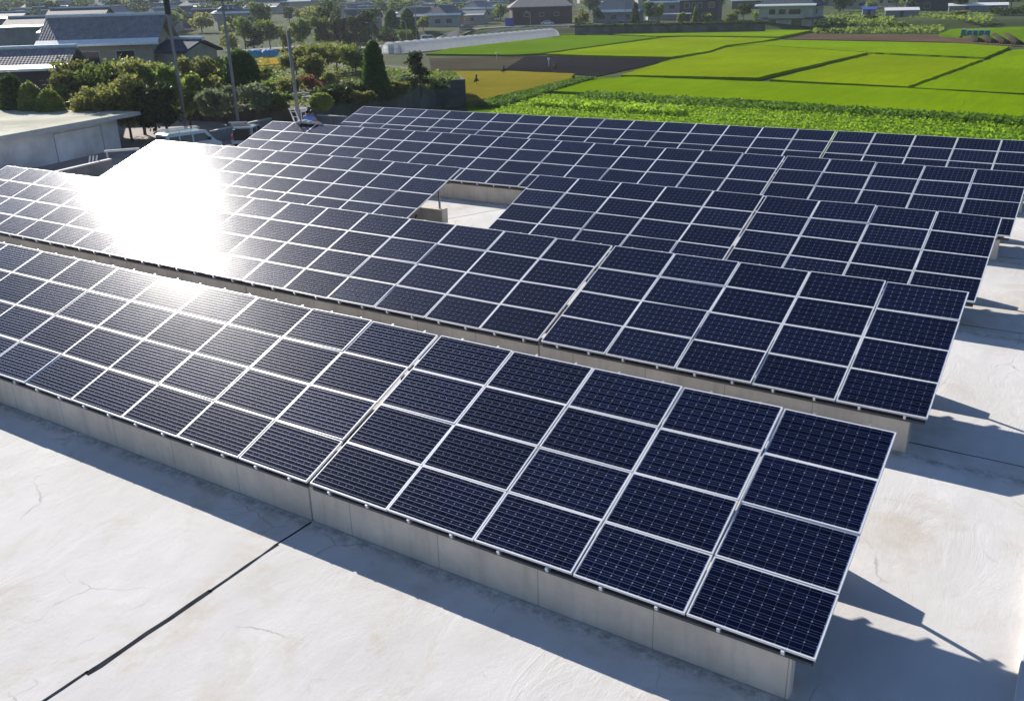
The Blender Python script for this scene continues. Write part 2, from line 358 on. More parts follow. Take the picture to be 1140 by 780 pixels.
MT['leafT'] = foliage('topiary_leaves', (.020, .070, .006), (.04, .12, .010), .35, 2); MT['leafR'] = foliage('rusty_leaves', (.16, .07, .03), (.26, .13, .06))
MT['bark'] = mat('tree_bark', (.09, .065, .05), .9, 0, .3, 4, .4, 12)

# ------------------------------------------------------------------ SETTING: terrain
def terrain():
    rs = [0, 12, 25, 40, 52, 60, 68, 76, 84, 92, 100, 112, 126, 142, 160, 185, 215, 245, 270, 284, 288, 290.5, 293, 295.5, 298, 304, 330, 380, 440, 520, 600, 700, 850, 1050, 1300, 1700, 2300, 3200]
    na = 240; v = []; f = []
    for i, r in enumerate(rs):
        for k in range(na):
            a = 2 * math.pi * k / na; x = CAM.x + r * math.sin(a); y = CAM.y + r * math.cos(a)
            z = H(x, y)
            if r > 400: z += (math.sin(x * .011) + math.cos(y * .013 + 1)) * .012 * (r - 400)
            v.append((x, y, z))
    for i in range(len(rs) - 1):
        for k in range(na):
            k2 = (k + 1) % na; f.append((i*na+k, i*na+k2, (i+1)*na+k2, (i+1)*na+k))
    b = MB(); b.v = v; b.f = [q[::-1] for q in f]; b.m = [0]*len(f)
    return tag(b.build('ground', MT['ground'], smooth=True), kind='structure')
terrain()
def sheet(name, pts, mt, dz=.05, sub=10, kind='structure'):
    """a road or yard laid on the terrain: quad strip given by two long sides"""
    b = MB(); A, B = pts
    n = len(A) - 1
    for i in range(n):
        for s in range(sub):
            q = []
            for (u, P) in ((s/sub, A), (s/sub, B), ((s+1)/sub, B), ((s+1)/sub, A)):
                p = Vector(P[i]).lerp(Vector(P[i+1]), u); q.append((p.x, p.y, H(p.x, p.y) + dz))
            b.poly(q)
    return tag(b.build(name, mt), kind=kind)
g2 = lambda px, d: GH(px, d)
yard = MB(); yard.prism([(-40, -10), (-40, 36), (-40, 52), (-64, 52), (-75, 50), (-90, 62), (-92, 30), (-64, 20), (-60, -10)], -3.33, -3.24)
tag(yard.build('yard', MT['asphalt']), kind='structure')
sheet('road', ([g2(225, 225), g2(300, 232), g2(360, 240), g2(430, 258), g2(480, 272)], [g2(225, 233), g2(300, 240), g2(360, 248), g2(430, 268), g2(480, 284)]), MT['road'], .12, 6)
sheet('embankment_road', ([g2(486, 285.5), g2(560, 303), g2(640, 303)], [g2(486, 290), g2(560, 310), g2(640, 310)]), MT['road'], .25, 6)

# garden terrace with its dark retaining wall
TZ = -1.5
gp = lambda px, py, z=TZ: G(px, py, z)
W = [gp(343, 120), gp(430, 104), gp(487, 90), gp(515, 89)]
back = [gp(505, 82), gp(450, 73), (gp(380, 67)), gp(300, 64), gp(240, 66), gp(205, 88), gp(215, 112), gp(300, 122)]
b = MB(); b.prism([(p.x, p.y) for p in W + back], -4.7, TZ - .15); tag(b.build('garden_terrace', MT['soil']), kind='structure')
ret = empty('retaining_wall', W[1] - Vector((0, 0, 3)), 0, 'dark moss-stained concrete retaining wall holding up the garden beside the golden rice', 'wall')
b = MB()
pts = [W[0], W[1], W[2], W[3]]
for i in range(3):
    p, q = pts[i] - W[1] + Vector((0,0,3)), pts[i+1] - W[1] + Vector((0,0,3)); t = (q - p); t.z = 0; t.normalize(); n = Vector((t.y, -t.x, 0))
    for a0, a1, z0, z1, off in ((0, 1, -.6, 3.0 + .0, .02),):
        T = [p + n*(.25+off), q + n*(.25+off), q - n*.1, p - n*.1]
        b.prism([(s.x, s.y) for s in T], -.4 + .003*i, 3.05 + .003*i)
b.build('wall_face', MT['mosswall'], ret)
e = W[3] - W[1] + Vector((0,0,3)); e2 = back[0] - W[1] + Vector((0,0,3))
t = (e2 - e); t.z = 0; L = t.length; t.normalize(); n = Vector((t.y, -t.x, 0))
MB().prism([(e + n*.3).to_2d(), (e2 + n*.3).to_2d(), (e2 - n*.1).to_2d(), (e - n*.1).to_2d()], -.4, 3.045).build('end_face', MT['mosswall'], ret)

# ------------------------------------------------------------------ SETTING: the building with the white roof
RZ = -.845
bl = empty('flat_roofed_building', (0, 0, 0), 0, 'building whose wide off-white coated flat roof carries all the solar arrays', 'building')
b = MB(); b.box((-39.6, -16, -1.25), (2.42, 36.2, RZ)); b.build('roof', MT['roof'], bl)
b = MB(); b.box((-39.3, -15.7, -4.8), (2.2, 35.9, -1.25)); b.build('outer_wall', MT['plaster'], bl)
b = MB(); b.box((2.06, -16, RZ - .02), (2.40, 36.2, RZ + .14)); bevel(b.build('roof_kerb', MT['roof'], bl), .02)
b = MB(); b.box((-39.6, -16, RZ - .02), (-39.35, 36.2, RZ + .16)); b.build('roof_kerb', MT['roof'], bl)
def joint_strip(pts, wd, h=.006, jit=.012, name='expansion_joint', m='sealant', seed=1):
    rnd = random.Random(seed); b = MB(); Lp = []; Rp = []
    for i in range(len(pts) - 1):
        p, q = Vector((*pts[i], 0)), Vector((*pts[i+1], 0)); t = (q-p).normalized(); n = Vector((-t.y, t.x, 0)); k = max(2, int((q-p).length / .35))
        for s in range(k + (i == len(pts)-2)):
            c = p.lerp(q, s / k); a = wd * (.5 + .0) ; Lp.append(c + n*(a + rnd.uniform(-jit, jit))); Rp.append(c - n*(a + rnd.uniform(-jit, jit)))
    for i in range(len(Lp) - 1):
        z = RZ + min(h, .005)
        b.poly([(Lp[i].x, Lp[i].y, z), (Rp[i].x, Rp[i].y, z), (Rp[i+1].x, Rp[i+1].y, z), (Lp[i+1].x, Lp[i+1].y, z)])
        for S in (Lp, Rp): b.poly([(S[i].x, S[i].y, z), (S[i+1].x, S[i+1].y, z), (S[i+1].x, S[i+1].y, RZ-.01), (S[i].x, S[i].y, RZ-.01)])
    return b.build(name, MT[m], bl)
joint_strip([(-8.44, .08), (-8.47, -.75)], .035)
joint_strip([(-8.45, -.70), (-8.40, -2.1), (-8.385, -2.15)], .05, .012, .01, seed=2)
joint_strip([(-8.40, -2.1), (-8.37, -4.0), (-8.38, -4.2)], .085, .02, .012, seed=3)
joint_strip([(-8.41, -4.15), (-8.32, -9), (-8.3, -15)], .06, .012, .012, seed=4)
for i, (ya, yb) in enumerate(((8.12, 8.12), (15.7, 15.7), (23.1, 23.1), (30.45, 30.45))):
    joint_strip([(-34, ya), (-8.4, ya), (2.05, yb)], .022, .004, .006, seed=10 + i)
for i, x in enumerate((-18.4, -28.2)): joint_strip([(x, .1), (x - .05, -6), (x, -15)], .035, .006, .01, seed=20 + i)
joint_strip([(-20.3, 18.0), (-18.3, 23.2)], .022, .004, .006, seed=31)
joint_strip([(-8.42, .5), (-8.42, 35.5)], .025, .004, .006, seed=33)

# ------------------------------------------------------------------ SOLAR ARRAYS
TILT = math.radians(20); PX = 1.66; GAP = .0632
AX = [0, -.036, -.214, -.147, -.114]; AY = [0, 7.488, 15.076, 22.453, 29.823]
JN = [5, 5, 4, 5, 5]; HOLE = .1185
PL, PW = 1.634, .988
def colx(a, j): return AX[a] - j * PX - (GAP if j > JN[a] else 0) - (HOLE if (a == 2 and j > 10) else 0)
# one panel: laminate with UVs in metres + frame
lam = MB(); lam.box((.012, .012, -.006), (PL - .012, PW - .012, 0)); lam0 = lam.build('solar_panel', [MT['cells']])
uvl = lam0.data.uv_layers.new(name='UVMap')
for lp in lam0.data.loops:
    co = lam0.data.vertices[lp.vertex_index].co; uvl.data[lp.index].uv = (co.x, co.y)
fr = MB(); T_, HB, FW = .003, .040, .018
fr.box((0, 0, -HB), (PL, FW, T_)); fr.box((0, PW - FW, -HB), (PL, PW, T_)); fr.box((0, FW, -HB), (FW, PW - FW, T_)); fr.box((PL - FW, FW, -HB), (PL, PW - FW, T_))
fr0 = fr.build('panel_frame', MT['alu'], lam0)
rl = MB(); rl.box((-.022, -.02, -.115), (.022, 4.09, -.045)); rl0 = rl.build('mounting_rail', MT['galv'])
cl = MB(); cl.box((-.02, -.040, -.085), (.02, -.006, -.018)); cl0 = cl.build('end_clamp', MT['alu'])
pu = None
protos = [lam0, rl0, cl0]
rnd = random.Random(3)
seclab = {
 (0,0): 'short dark blue section at the right end of the nearest row of solar panels',
 (0,1): 'long nearest solar array left of the expansion joint, glare on its far left panels',
 (1,0): 'short section of solar panels at the right end of the second array',
 (1,1): 'long second solar array from the front, white with sun glare at its left half',
 (2,0): 'four columns of solar panels at the right end of the third array from the front',
 (2,1): 'middle section of the third array, ending at the right side of the gap',
 (2,2): 'left section of the third array, from the gap to the parked van',
 (3,0): 'short section of solar panels at the right end of the fourth array',
 (3,1): 'long fourth solar array, behind the open gap and ending near the two workers',
 (4,0): 'short section of solar panels at the right end of the rearmost array',
 (4,1): 'long rearmost solar array bordering the retaining wall and vegetable rows'}
def section(a, si, j0, j1):
    x1 = colx(a, j0) - (0 if j0 == 0 else 0); 
    if j0 == JN[a]: x1 = AX[a] - j0 * PX - GAP
    if a == 2 and j0 == 11: x1 = colx(2, 11)
    n = j1 - j0; x0 = x1 - n * PX
    root = empty('solar_array', (x0, AY[a], 0), 0, seclab[(a, si)], 'solar array', 'solar arrays in five rows on the roof')
    T = Matrix.Rotation(TILT, 4, 'X')
    for c in range(n):
        for r in range(4):
            p = lam0.copy(); SC.collection.objects.link(p); p.parent = root
            p.location = T @ Vector((c * PX + .013, r * 1.0 + .006, 0))
            p.rotation_euler = (TILT + math.radians(rnd.gauss(0, .28)), math.radians(rnd.gauss(0, .30)), 0)
            q = fr0.copy(); SC.collection.objects.link(q); q.parent = p
        for fx in (.27, .76):
            k = rl0.copy(); SC.collection.objects.link(k); k.parent = root; k.location = (c*PX + fx*PX, 0, 0); k.rotation_euler = (TILT, 0, 0)
            k2 = cl0.copy(); SC.collection.objects.link(k2); k2.parent = k
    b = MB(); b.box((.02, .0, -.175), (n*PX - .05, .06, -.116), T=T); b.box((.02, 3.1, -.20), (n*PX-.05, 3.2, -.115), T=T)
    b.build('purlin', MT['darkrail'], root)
    return root
for a in range(5):
    section(a, 0, 0, JN[a])
    if a == 2: section(a, 1, 4, 9); section(a, 2, 11, 22)
    else: section(a, 1, JN[a], 22)
for o in protos:
    for ch in list(o.children): bpy.data.objects.remove(ch)
    bpy.data.objects.remove(o)

# base walls (front) and rear pedestals under each section
def bwall(x0, x1, y0, y1, z1, label, group, endr=0):
    b = MB(); b.box((0, 0, 0), (x1 - x0, y1 - y0, z1 - RZ - .004)); o = b.build('concrete_base_wall', MT['conc'])
    o.location = (x0, y0, RZ + .004); bevel(o, .02, 2); return tag(o, label, 'low wall', group)
ords = ['nearest', 'second', 'third', 'fourth', 'rearmost']
for a in range(5):
    y = AY[a]; xr = AX[a] - .30
    segs = [(xr, -8.44 if a != 2 else -8.44), (-8.47, -18.35), (-18.38, -28.2), (-28.23, -37.2)]
    nm = ['right end', 'second stretch from the right', 'third stretch from the right', 'left end']
    for k, (xa, xb) in enumerate(segs):
        if a == 2 and k == 1: xb = -15.1
        if a == 2 and k == 2: xa = -19.0
        bwall(xb, xa, y + .11, y + .30, -.155, f'grey cast concrete base wall under the front edge of the {ords[a]} solar array, {nm[k]}', 'concrete base walls under the solar arrays')
    for k, (xa, xb) in enumerate(segs):
        if a == 2 and k == 1: xb = -15.4
        if a == 2 and k == 2: xa = -19.0
        bwall(xb, xa - .1, y + 2.95, y + 3.32, -.15 + (0), f'low concrete pedestal under the rear of the {ords[a]} solar array, {nm[k]}', 'rear concrete pedestals under the solar arrays')
        if True:
            st = MB()
            n = max(2, int((xa - xb) / 3.3))
            for i in range(n + 1):
                x = xb + .2 + (xa - xb - .5) * i / n
                st.box((x - .03, y + 3.06, -.16), (x + .03, y + 3.12, .97))
            o = st.build('support_frame', MT['galv']); 
            tag(o, f'steel stub posts carrying the rear of the {ords[a]} solar array, {nm[k]}', 'support frame', 'steel supports under the solar arrays')
# black hose looping over the low wall in the gap
hs = MB(); P = [(-20.35, 18.4, -.80), (-20.4, 18.1, -.45), (-20.3, 17.9, -.5), (-20.1, 17.6, -.72), (-19.8, 17.3, -.80), (-19.3, 17.1, -.815), (-18.9, 17.2, -.815)]
hs.tube([(x, y, z) for x, y, z in P], .03, 8)
tag(hs.build('cable', MT['black'], smooth=True), 'dark cable drooping over the low concrete wall inside the gap of the third array', 'cable')

# ------------------------------------------------------------------ things on and behind the roof: workers, ladder
def person(loc, rz, label, arm):
    root = empty('person', loc, rz, label, 'person', 'workers sitting at the top edge of the array')
    def skin(name, chain, m, lv=2):
        vs = []; es = []; rad = []
        for pts in chain:
            for i, (p, r) in enumerate(pts):
                if i == 0 and isinstance(p, int): last = p; continue
                vs.append(p); rad.append(r); k = len(vs) - 1
                if i > 0: es.append((last, k))
                last = k
        me = bpy.data.meshes.new(name); me.from_pydata(vs, es, []); o = bpy.data.objects.new(name, me); SC.collection.objects.link(o); o.parent = root
        sm = o.modifiers.new('skin', 'SKIN'); sm.use_smooth_shade = True
        for i, r in enumerate(rad): me.skin_vertices[0].data[i].radius = (r, r)
        me.skin_vertices[0].data[0].use_root = True
        sb = o.modifiers.new('sub', 'SUBSURF'); sb.levels = lv; sb.render_levels = lv; me.materials.append(m); return o
    s = arm
    # body: pelvis 0, spine, neck, head
    skin('body', [[((0, 0, .10), .15), ((0, .02, .30), .14), ((0, .05, .48), .16), ((0, .07, .56), .07), ((0, .09, .66), .085), ((0, .10, .76), .085)],
                  [(2, 0), ((.20, .06, .50), .065), ((.27, .16, .27), .05), ((.20 - .05*s, .36, .20), .038), ((.17, .43, .20), .035)],
                  [(2, 0), ((-.20, .06, .50), .065), ((-.27, .16, .27), .05), ((-.20, .36, .20 + .06*s), .038), ((-.17, .43, .20 + .06*s), .035)],
                  [(0, 0), ((.11, .22, .10), .09), ((.13, .48, .09), .07), ((.13, .50, -.30), .055), ((.13, .60, -.36), .045)],
                  [(0, 0), ((-.11, .22, .10), .09), ((-.13, .48, .09), .07), ((-.13, .50, -.30), .055), ((-.13, .60, -.36), .045)]], MT['skin'])
    skin('shirt', [[((0, -.005, .12), .165), ((0, .015, .30), .155), ((0, .045, .47), .175), ((0, .06, .55), .10)],
                   [(2, 0), ((.20, .055, .50), .085), ((.26, .13, .33), .07)], [(2, 0), ((-.20, .055, .50), .085), ((-.26, .13, .33), .07)]], MT['shirt'])
    skin('trousers', [[((0, 0, .07), .165), ((.11, .22, .10), .105), ((.13, .48, .09), .085), ((.13, .50, -.25), .075)],
                      [(0, 0), ((-.11, .22, .10), .105), ((-.13, .48, .09), .085), ((-.13, .50, -.25), .075)]], MT['trouser'])
    hb = MB(); hb.ball((0, .085, .75), .105, sq=(.92, 1.05, 1.05)); hb.build('hair', MT['hair'], root, True)
    for q in (-.092, .092):
        eb = MB(); eb.ball((q, .10, .715), .024, sq=(.5, 1, 1.3)); eb.build('ear', MT['skin'], root, True)
    return root
ax = lambda px: G(px, 138, 1.38)
topy = AY[3] + 4*math.cos(TILT)
pw = P3(336.5, 136, 50.5); person((pw.x, topy + .30, 1.16), .05, 'left worker in blue shirt with dark hair, sitting at the array top edge', 1)
pw = P3(345.5, 136, 50.5); person((pw.x, topy + .32, 1.18), -.25, 'right worker in blue shirt with dark hair, sitting at the array top edge', -1)
# ladder over the array edge
ld = empty('ladder', (P3(318, 138, 50).x - .75, topy + .35, RZ), 0, 'aluminium ladder leaning over the back edge of the fourth array beside the workers', 'ladder')
top = Vector((.35, -.45, 2.95)); bot = Vector((-.1, 1.15, .0))
for s in (-.2, .2):
    MB().tube([bot + Vector((s, 0, 0)), top + Vector((s, 0, 0))], .035, 6).build('ladder_rail', MT['alu'], ld)
for i in range(10):
    p = bot.lerp(top, (i + .6) / 10.2); MB().tube([p + Vector((-.2, 0, 0)), p + Vector((.2, 0, 0))], .018, 6).build('rung', MT['alu'], ld)
b = MB(); cx = P3(341, 139, 50.3)
for i, (dx, dy, r) in enumerate(((-.35, 0, .16), (0, .05, .2), (.35, 0, .17), (.6, .02, .12))): b.ball((dx, dy, r*.5), r, sq=(1.3, .8, .6))
o = b.build('cloth_sack', MT['trouser'], smooth=True); o.location = (cx.x, topy - .12, 1.36); tag(o, 'rumpled pale cloth bundle lying on the array edge below the two workers', 'bundle')

# boundary wall beyond the roof
def low_wall(name, pts, z0, z1, th, label, group=None, m='block', cap=True):
    root = empty(name, (pts[0][0], pts[0][1], z0), 0, label, 'wall', group); o0 = Vector((pts[0][0], pts[0][1], 0))
    b = MB(); c = MB()
    for i in range(len(pts) - 1):
        p, q = Vector((*pts[i], 0)) - o0, Vector((*pts[i+1], 0)) - o0; t = (q - p).normalized(); n = Vector((-t.y, t.x, 0))
        f = lambda w_: [(p + n*w_ - t*.01*i).to_2d(), (q + n*w_).to_2d(), (q - n*w_).to_2d(), (p - n*w_ - t*.01*i).to_2d()]
        b.prism(f(th/2 + .002*i), -.5, z1 - z0 + .003*i); c.prism(f(th/2 + .04), z1 - z0 + .003*i + .001, z1 - z0 + .09 + .003*i)
    b.build('wall_body', MT[m], root)
    if cap: c.build('coping', MT['coping'], root)
    return root
bz = -2.3
Q = lambda px, py: G(px, py, bz).to_2d()
low_wall('boundary_wall', [(-54.8, 8), tuple(Q(50, 195)), tuple(Q(123, 178))], -3.3, bz, .18, 'low grey block wall with white coping at far left beyond the glare', 'block walls around the yard')
low_wall('boundary_wall', [tuple(Q(234, 147)), tuple(Q(322, 127.5)), tuple(Q(386, 130.5))], -3.3, bz, .18, 'grey block wall with pale coping behind the parked van and the open hatch car', 'block walls around the yard')

# neighbouring flat-roofed building
rzb = -.5
c1 = G(155, 124, rzb); c2 = G(0, 151.5, rzb)
u = (c2 - c1); u.z = 0; u.normalize(); nv = Vector((-u.y, u.x, 0))
if nv.x > 0: nv = -nv
nb = empty('neighbouring_building', c1.to_2d().to_3d() + Vector((0, 0, -3.3)), 0, 'pale low building with a flat cream roof and shaded stained wall at far left', 'building')
def nbp(a, b_): p = u * a + nv * b_; return (p.x, p.y)
MB().prism([nbp(0, 0), nbp(40, 0), nbp(40, 16), nbp(0, 16)], 2.62, 2.80).build('roof', MT['flatroof'], nb)
MB().prism([nbp(-.05, -.06), nbp(40.05, -.06), nbp(40.05, .1), nbp(-.05, .1)], 2.50, 2.72).build('gutter', MT['fascia'], nb)
MB().prism([nbp(1.6, 1.0), nbp(39, 1.0), nbp(39, 15), nbp(1.6, 15)], -.3, 2.62).build('wall', MT['plaster2'], nb)
for a0, a1, z0, z1 in ((3.4, 8.2, 0.0, 2.1),):
    b = MB()
    b.prism([nbp(a0, .97), nbp(a0 + .06, .97), nbp(a0 + .06, 1.02), nbp(a0, 1.02)], z0, z1)
    b.prism([nbp(a1, .97), nbp(a1 + .06, .97), nbp(a1 + .06, 1.02), nbp(a1, 1.02)], z0, z1)
    b.prism([nbp(a0, .965), nbp(a1 + .06, .965), nbp(a1 + .06, 1.018), nbp(a0, 1.018)], z1, z1 + .06)
    b.build('door_frame', MT['galv'], nb)

# ------------------------------------------------------------------ vehicles
def car(root_label, loc, rz, prof, glassz, wd, paint, wheels, group=None, name='parked_car', rack=False, hatch=False, detail=True):
    """prof: side profile (x,z) from rear bottom over the roof to front bottom; +x is the nose"""
    root = empty(name, loc, rz, root_label, 'car' if name != 'parked_van' else 'van', group)
    hw = wd / 2; b = MB(); n = len(prof)
    def yy(z): return hw * (1 - max(0, (z - glassz)) * .13)
    A = [(x, -yy(z), z) for x, z in prof]; B = [(x, yy(z), z) for x, z in prof]
    b.poly(A[::-1]); b.poly(B)
    for i in range(n):
        j = (i + 1) % n; b.poly([A[i], A[j], B[j], B[i]])
    o = b.build('body', MT[paint], root); bevel(o, .05, 2)
    return root, yy
def wheel_set(root, xs, hw, r=.32):
    for x in xs:
        for s in (-1, 1):
            t = MB(); t.tube([(x, s*(hw - .18), r), (x, s*(hw + .01), r)], r, 16); wq = t.build('wheel', MT['black'], root)
            t = MB(); t.tube([(x, s*(hw - .02), r), (x, s*(hw + .02), r)], r * .6, 12); t.build('rim', MT['galv'], wq)
VANP = [(-2.2, .25), (-2.25, .9), (-2.15, 1.1), (-2.05, 1.82), (-1.8, 1.9), (1.0, 1.86), (1.2, 1.78), (1.85, 1.05), (2.3, .85), (2.35, .3)]
p0, p1 = G(181, 150, -1.42), G(233, 143, -1.42)
mid = (p0 + p1) / 2; rzv = math.atan2((p1 - p0).y, (p1 - p0).x)
vr, yy = car('pale blue van with a roof rack parked beyond the array left end', (mid.x, mid.y, -3.24), rzv, VANP, 1.0, 1.7, 'carb', None, name='parked_van')
wheel_set(vr, (-1.45, 1.45), .85)
def side_pane(root, pts, yf, off=.006):
    for s in (-1, 1):
        b = MB(); q = [(x, s*(yf(z) + off), z) for x, z in pts]; b.poly(q if s < 0 else q[::-1]); b.build('side_window', MT['glass'], root)
side_pane(vr, [(-1.95, 1.1), (-1.1, 1.1), (-1.1, 1.66), (-1.85, 1.66)], yy); side_pane(vr, [(-1.0, 1.1), (-.05, 1.1), (-.05, 1.66), (-1.0, 1.66)], yy)
side_pane(vr, [(.07, 1.1), (1.5, 1.1), (1.02, 1.66), (.07, 1.66)], yy)
MB().poly([(1.23, -.68, 1.755), (1.84, -.76, 1.08), (1.84, .76, 1.08), (1.23, .68, 1.755)]).build('windscreen', MT['glass'], vr).location = (.012, 0, .012)
MB().poly([(-2.13, .7, 1.15), (-2.07, .66, 1.68), (-2.07, -.66, 1.68), (-2.13, -.7, 1.15)]).build('rear_window', MT['glass'], vr).location = (-.05, 0, 0)
rk = MB()
for s in (-.62, .62): rk.tube([(-1.9, s, 2.08), (.8, s, 2.08)], .03, 6)
for x in (-1.8, -.9, 0, .75): rk.tube([(x, -.62, 2.08), (x, .62, 2.08)], .022, 6); rk.tube([(x, -.62, 1.86), (x, -.62, 2.08)], .02, 5); rk.tube([(x, .62, 1.86), (x, .62, 2.08)], .02, 5)
rk.build('roof_rack', MT['steel'], vr)
for s in (-1, 1): MB().box((1.25, s*.86 - (.0 if s > 0 else .16), 1.12), (1.40, s*.86 + (.16 if s > 0 else 0), 1.34)).build('wing_mirror', MT['black'], vr)
for s in (-1, 1): MB().box((2.26, s*.62 - .16, .62), (2.37, s*.62 + .16, .82)).build('headlight', MT['glass'], vr)
# long pale pipes on the rack (a load of their own)
pr = MB()
for k, yq in enumerate((-.45, -.36, -.27)): pr.tube([(-2.5, yq, 2.14), (-.4, yq, 2.14)], .035, 8)
o = pr.build('pipe_bundle', MT['white']); o.matrix_world = Matrix.Translation((mid.x, mid.y, -3.24)) @ Matrix.Rotation(rzv, 4, 'Z'); tag(o, 'white pipes strapped on the roof rack of the pale blue van', 'pipes')
# second car, tailgate up, seen from behind
HP = [(-2.1, .28), (-2.15, .85), (-1.9, .98), (-1.55, 1.48), (.3, 1.5), (1.0, 1.0), (2.0, .85), (2.15, .3)]
p0 = G(270, 150, -2.3); p1 = G(297, 133, -2.0)
dr = (p1 - p0); rzh = math.atan2(dr.y, dr.x)
hr_, yy2 = car('pale blue estate car with its tailgate raised beside the grey wall', (p0.x + dr.x*.25, p0.y + dr.y*.25, -3.24), rzh, HP, .95, 1.68, 'carb', None)
wheel_set(hr_, (-1.35, 1.4), .84, .3)
side_pane(hr_, [(-1.75, 1.02), (-.6, 1.02), (-.6, 1.4), (-1.5, 1.4)], yy2); side_pane(hr_, [(-.5, 1.02), (.85, 1.02), (.3, 1.4), (-.5, 1.4)], yy2)
MB().poly([(.34, -.66, 1.47), (.98, -.74, 1.03), (.98, .74, 1.03), (.34, .66, 1.47)]).build('windscreen', MT['glass'], hr_).location = (.012, 0, .012)
MB().box((-2.2, -.62, .55), (-1.62, .62, 1.38)).build('boot_opening', MT['black'], hr_)
tgm = Matrix.Translation((-1.5, 0, 1.52)) @ Matrix.Rotation(math.radians(24), 4, 'Y')
tg = MB(); tg.box((-1.25, -.72, -.03), (0, .72, .05), T=tgm); tgo = tg.build('tailgate', MT['carw'], hr_); bevel(tgo, .04)
tgl = MB(); tgl.box((-.75, -.55, .052), (-.15, .55, .06), T=tgm); tgl.build('rear_window', MT['glass'], tgo)
for s in (-1, 1):
    MB().box((-1.2, s*.6-.08, -.055), (-.98, s*.6+.08, -.032), T=tgm).build('tail_light', MT['red'], tgo)
for s in (-1, 1): MB().box((-2.19, s*.74-.08, .62), (-2.10, s*.74+.08, .95)).build('tail_light', MT['red'], hr_)
# far cars
def far_car(label, px, dist, rz, paint, van=False, z=None):
    prof = [(-2.2,.3),(-2.3,.95),(-2.05,1.75),(-1.7,1.85),(.9,1.8),(1.7,1.1),(2.25,.9),(2.3,.3)] if van else [(-2.1,.3),(-2.15,.8),(-1.5,.95),(-1.0,1.42),(.4,1.42),(1.1,.95),(2.0,.8),(2.1,.3)]
    p = GH(px, dist); 
    if z is not None: p.z = z
    root, yf = car(label, (p.x, p.y, p.z + .12), face_rot(px) + rz, prof, 1.0, 1.7, paint, None, 'cars on the far road')
    wheel_set(root, (-1.4, 1.4), .85)
    if van: side_pane(root, [(-1.95, 1.05), (-.2, 1.05), (-.2, 1.6), (-1.8, 1.6)], yf); side_pane(root, [(-.1, 1.05), (1.45, 1.05), (.95, 1.6), (-.1, 1.6)], yf)
    else: side_pane(root, [(-1.35, .98), (-.3, .98), (-.3, 1.32), (-1.0, 1.32)], yf); side_pane(root, [(-.2, .98), (.85, .98), (.4, 1.32), (-.2, 1.32)], yf)
    return root
far_car('white minivan on the road behind the long plastic greenhouse', 478, 277, .06, 'carw', True)
far_car('small dark car on the far road, beneath the yellow sign', 520, 299, .1, 'card')
far_car('white saloon car parked before the dark barn', 610, 313, -.1, 'carw')
far_car('silver car in front of the grey farmhouse with the dark roof', 695, 318, .2, 'carb')

# ------------------------------------------------------------------ foliage builders
def leafmesh(name, n, size, shapes, seed, m, parent=None, flat=0.0, shell=.55, jit=.12):
    """n leaf quads spread through the volume of ellipsoids (cx,cy,cz,rx,ry,rz)"""
    rs = np.random.RandomState(seed); S = np.array(shapes, float); vol = (S[:,3]*S[:,4]*S[:,5])**(2/3); k = rs.choice(len(S), n, p=vol/vol.sum())
    d = rs.normal(size=(n,3)); d /= np.linalg.norm(d, axis=1)[:,None]
    r = shell + (1-shell) * rs.rand(n)**.6; r *= 1 + jit*rs.normal(size=n)
    c = S[k,:3] + d * S[k,3:6] * r[:,None]
    a = rs.normal(size=(n,3)); a[:,2] *= (1-flat); a /= np.linalg.norm(a, axis=1)[:,None]
    b_ = np.cross(a, rs.normal(size=(n,3))); b_ /= np.linalg.norm(b_, axis=1)[:,None]
    s = size * rs.uniform(.5, 1.25, n)[:,None]
    V = np.stack([c - a*s, c - b_*s*.55, c + a*s, c + b_*s*.55], 1).reshape(-1,3)
    me = bpy.data.meshes.new(name); me.vertices.add(4*n); me.vertices.foreach_set('co', V.ravel())
    me.loops.add(4*n); me.loops.foreach_set('vertex_index', np.arange(4*n)); me.polygons.add(n)
    me.polygons.foreach_set('loop_start', np.arange(0,4*n,4)); me.materials.append(m); me.update(); me.validate()
    o = bpy.data.objects.new(name, me); SC.collection.objects.link(o); o.parent = parent; return o
def lobes(w_, h, z0, seed, k=9, sp=.62):
    rs = random.Random(seed); out = [(0, 0, z0 + h*.45, w_*.26, w_*.26, h*.36)]; k = int(k*1.7)
    for i in range(k):
        a = rs.uniform(0, 6.28); r = w_*.5*sp*rs.uniform(.5, 1); z = z0 + h*rs.uniform(.18, .86); q = rs.uniform(.09, .24)
        out.append((math.cos(a)*r*1.12, math.sin(a)*r*1.12, z, w_*q*rs.uniform(.8, 1.3), w_*q*rs.uniform(.8, 1.3), h*q*.8))
    return out
def trunk(root, h, r, seed, limbs=4, spread=1.0):
    rs = random.Random(seed); b = MB(); b.tube([(0,0,-.3), (.02*h, 0, h*.5), (0, .02*h, h)], [r, r*.75, r*.4], 8)
    for i in range(limbs):
        a = rs.uniform(0, 6.28); z = h*rs.uniform(.45, .85)
        b.tube([(0, 0, z), (math.cos(a)*spread*.5, math.sin(a)*spread*.5, z + h*.15), (math.cos(a)*spread, math.sin(a)*spread, z + h*.35)], [r*.5, r*.3, r*.12], 6)
    return b.build('trunk', MT['bark'], root)
SD = [100]
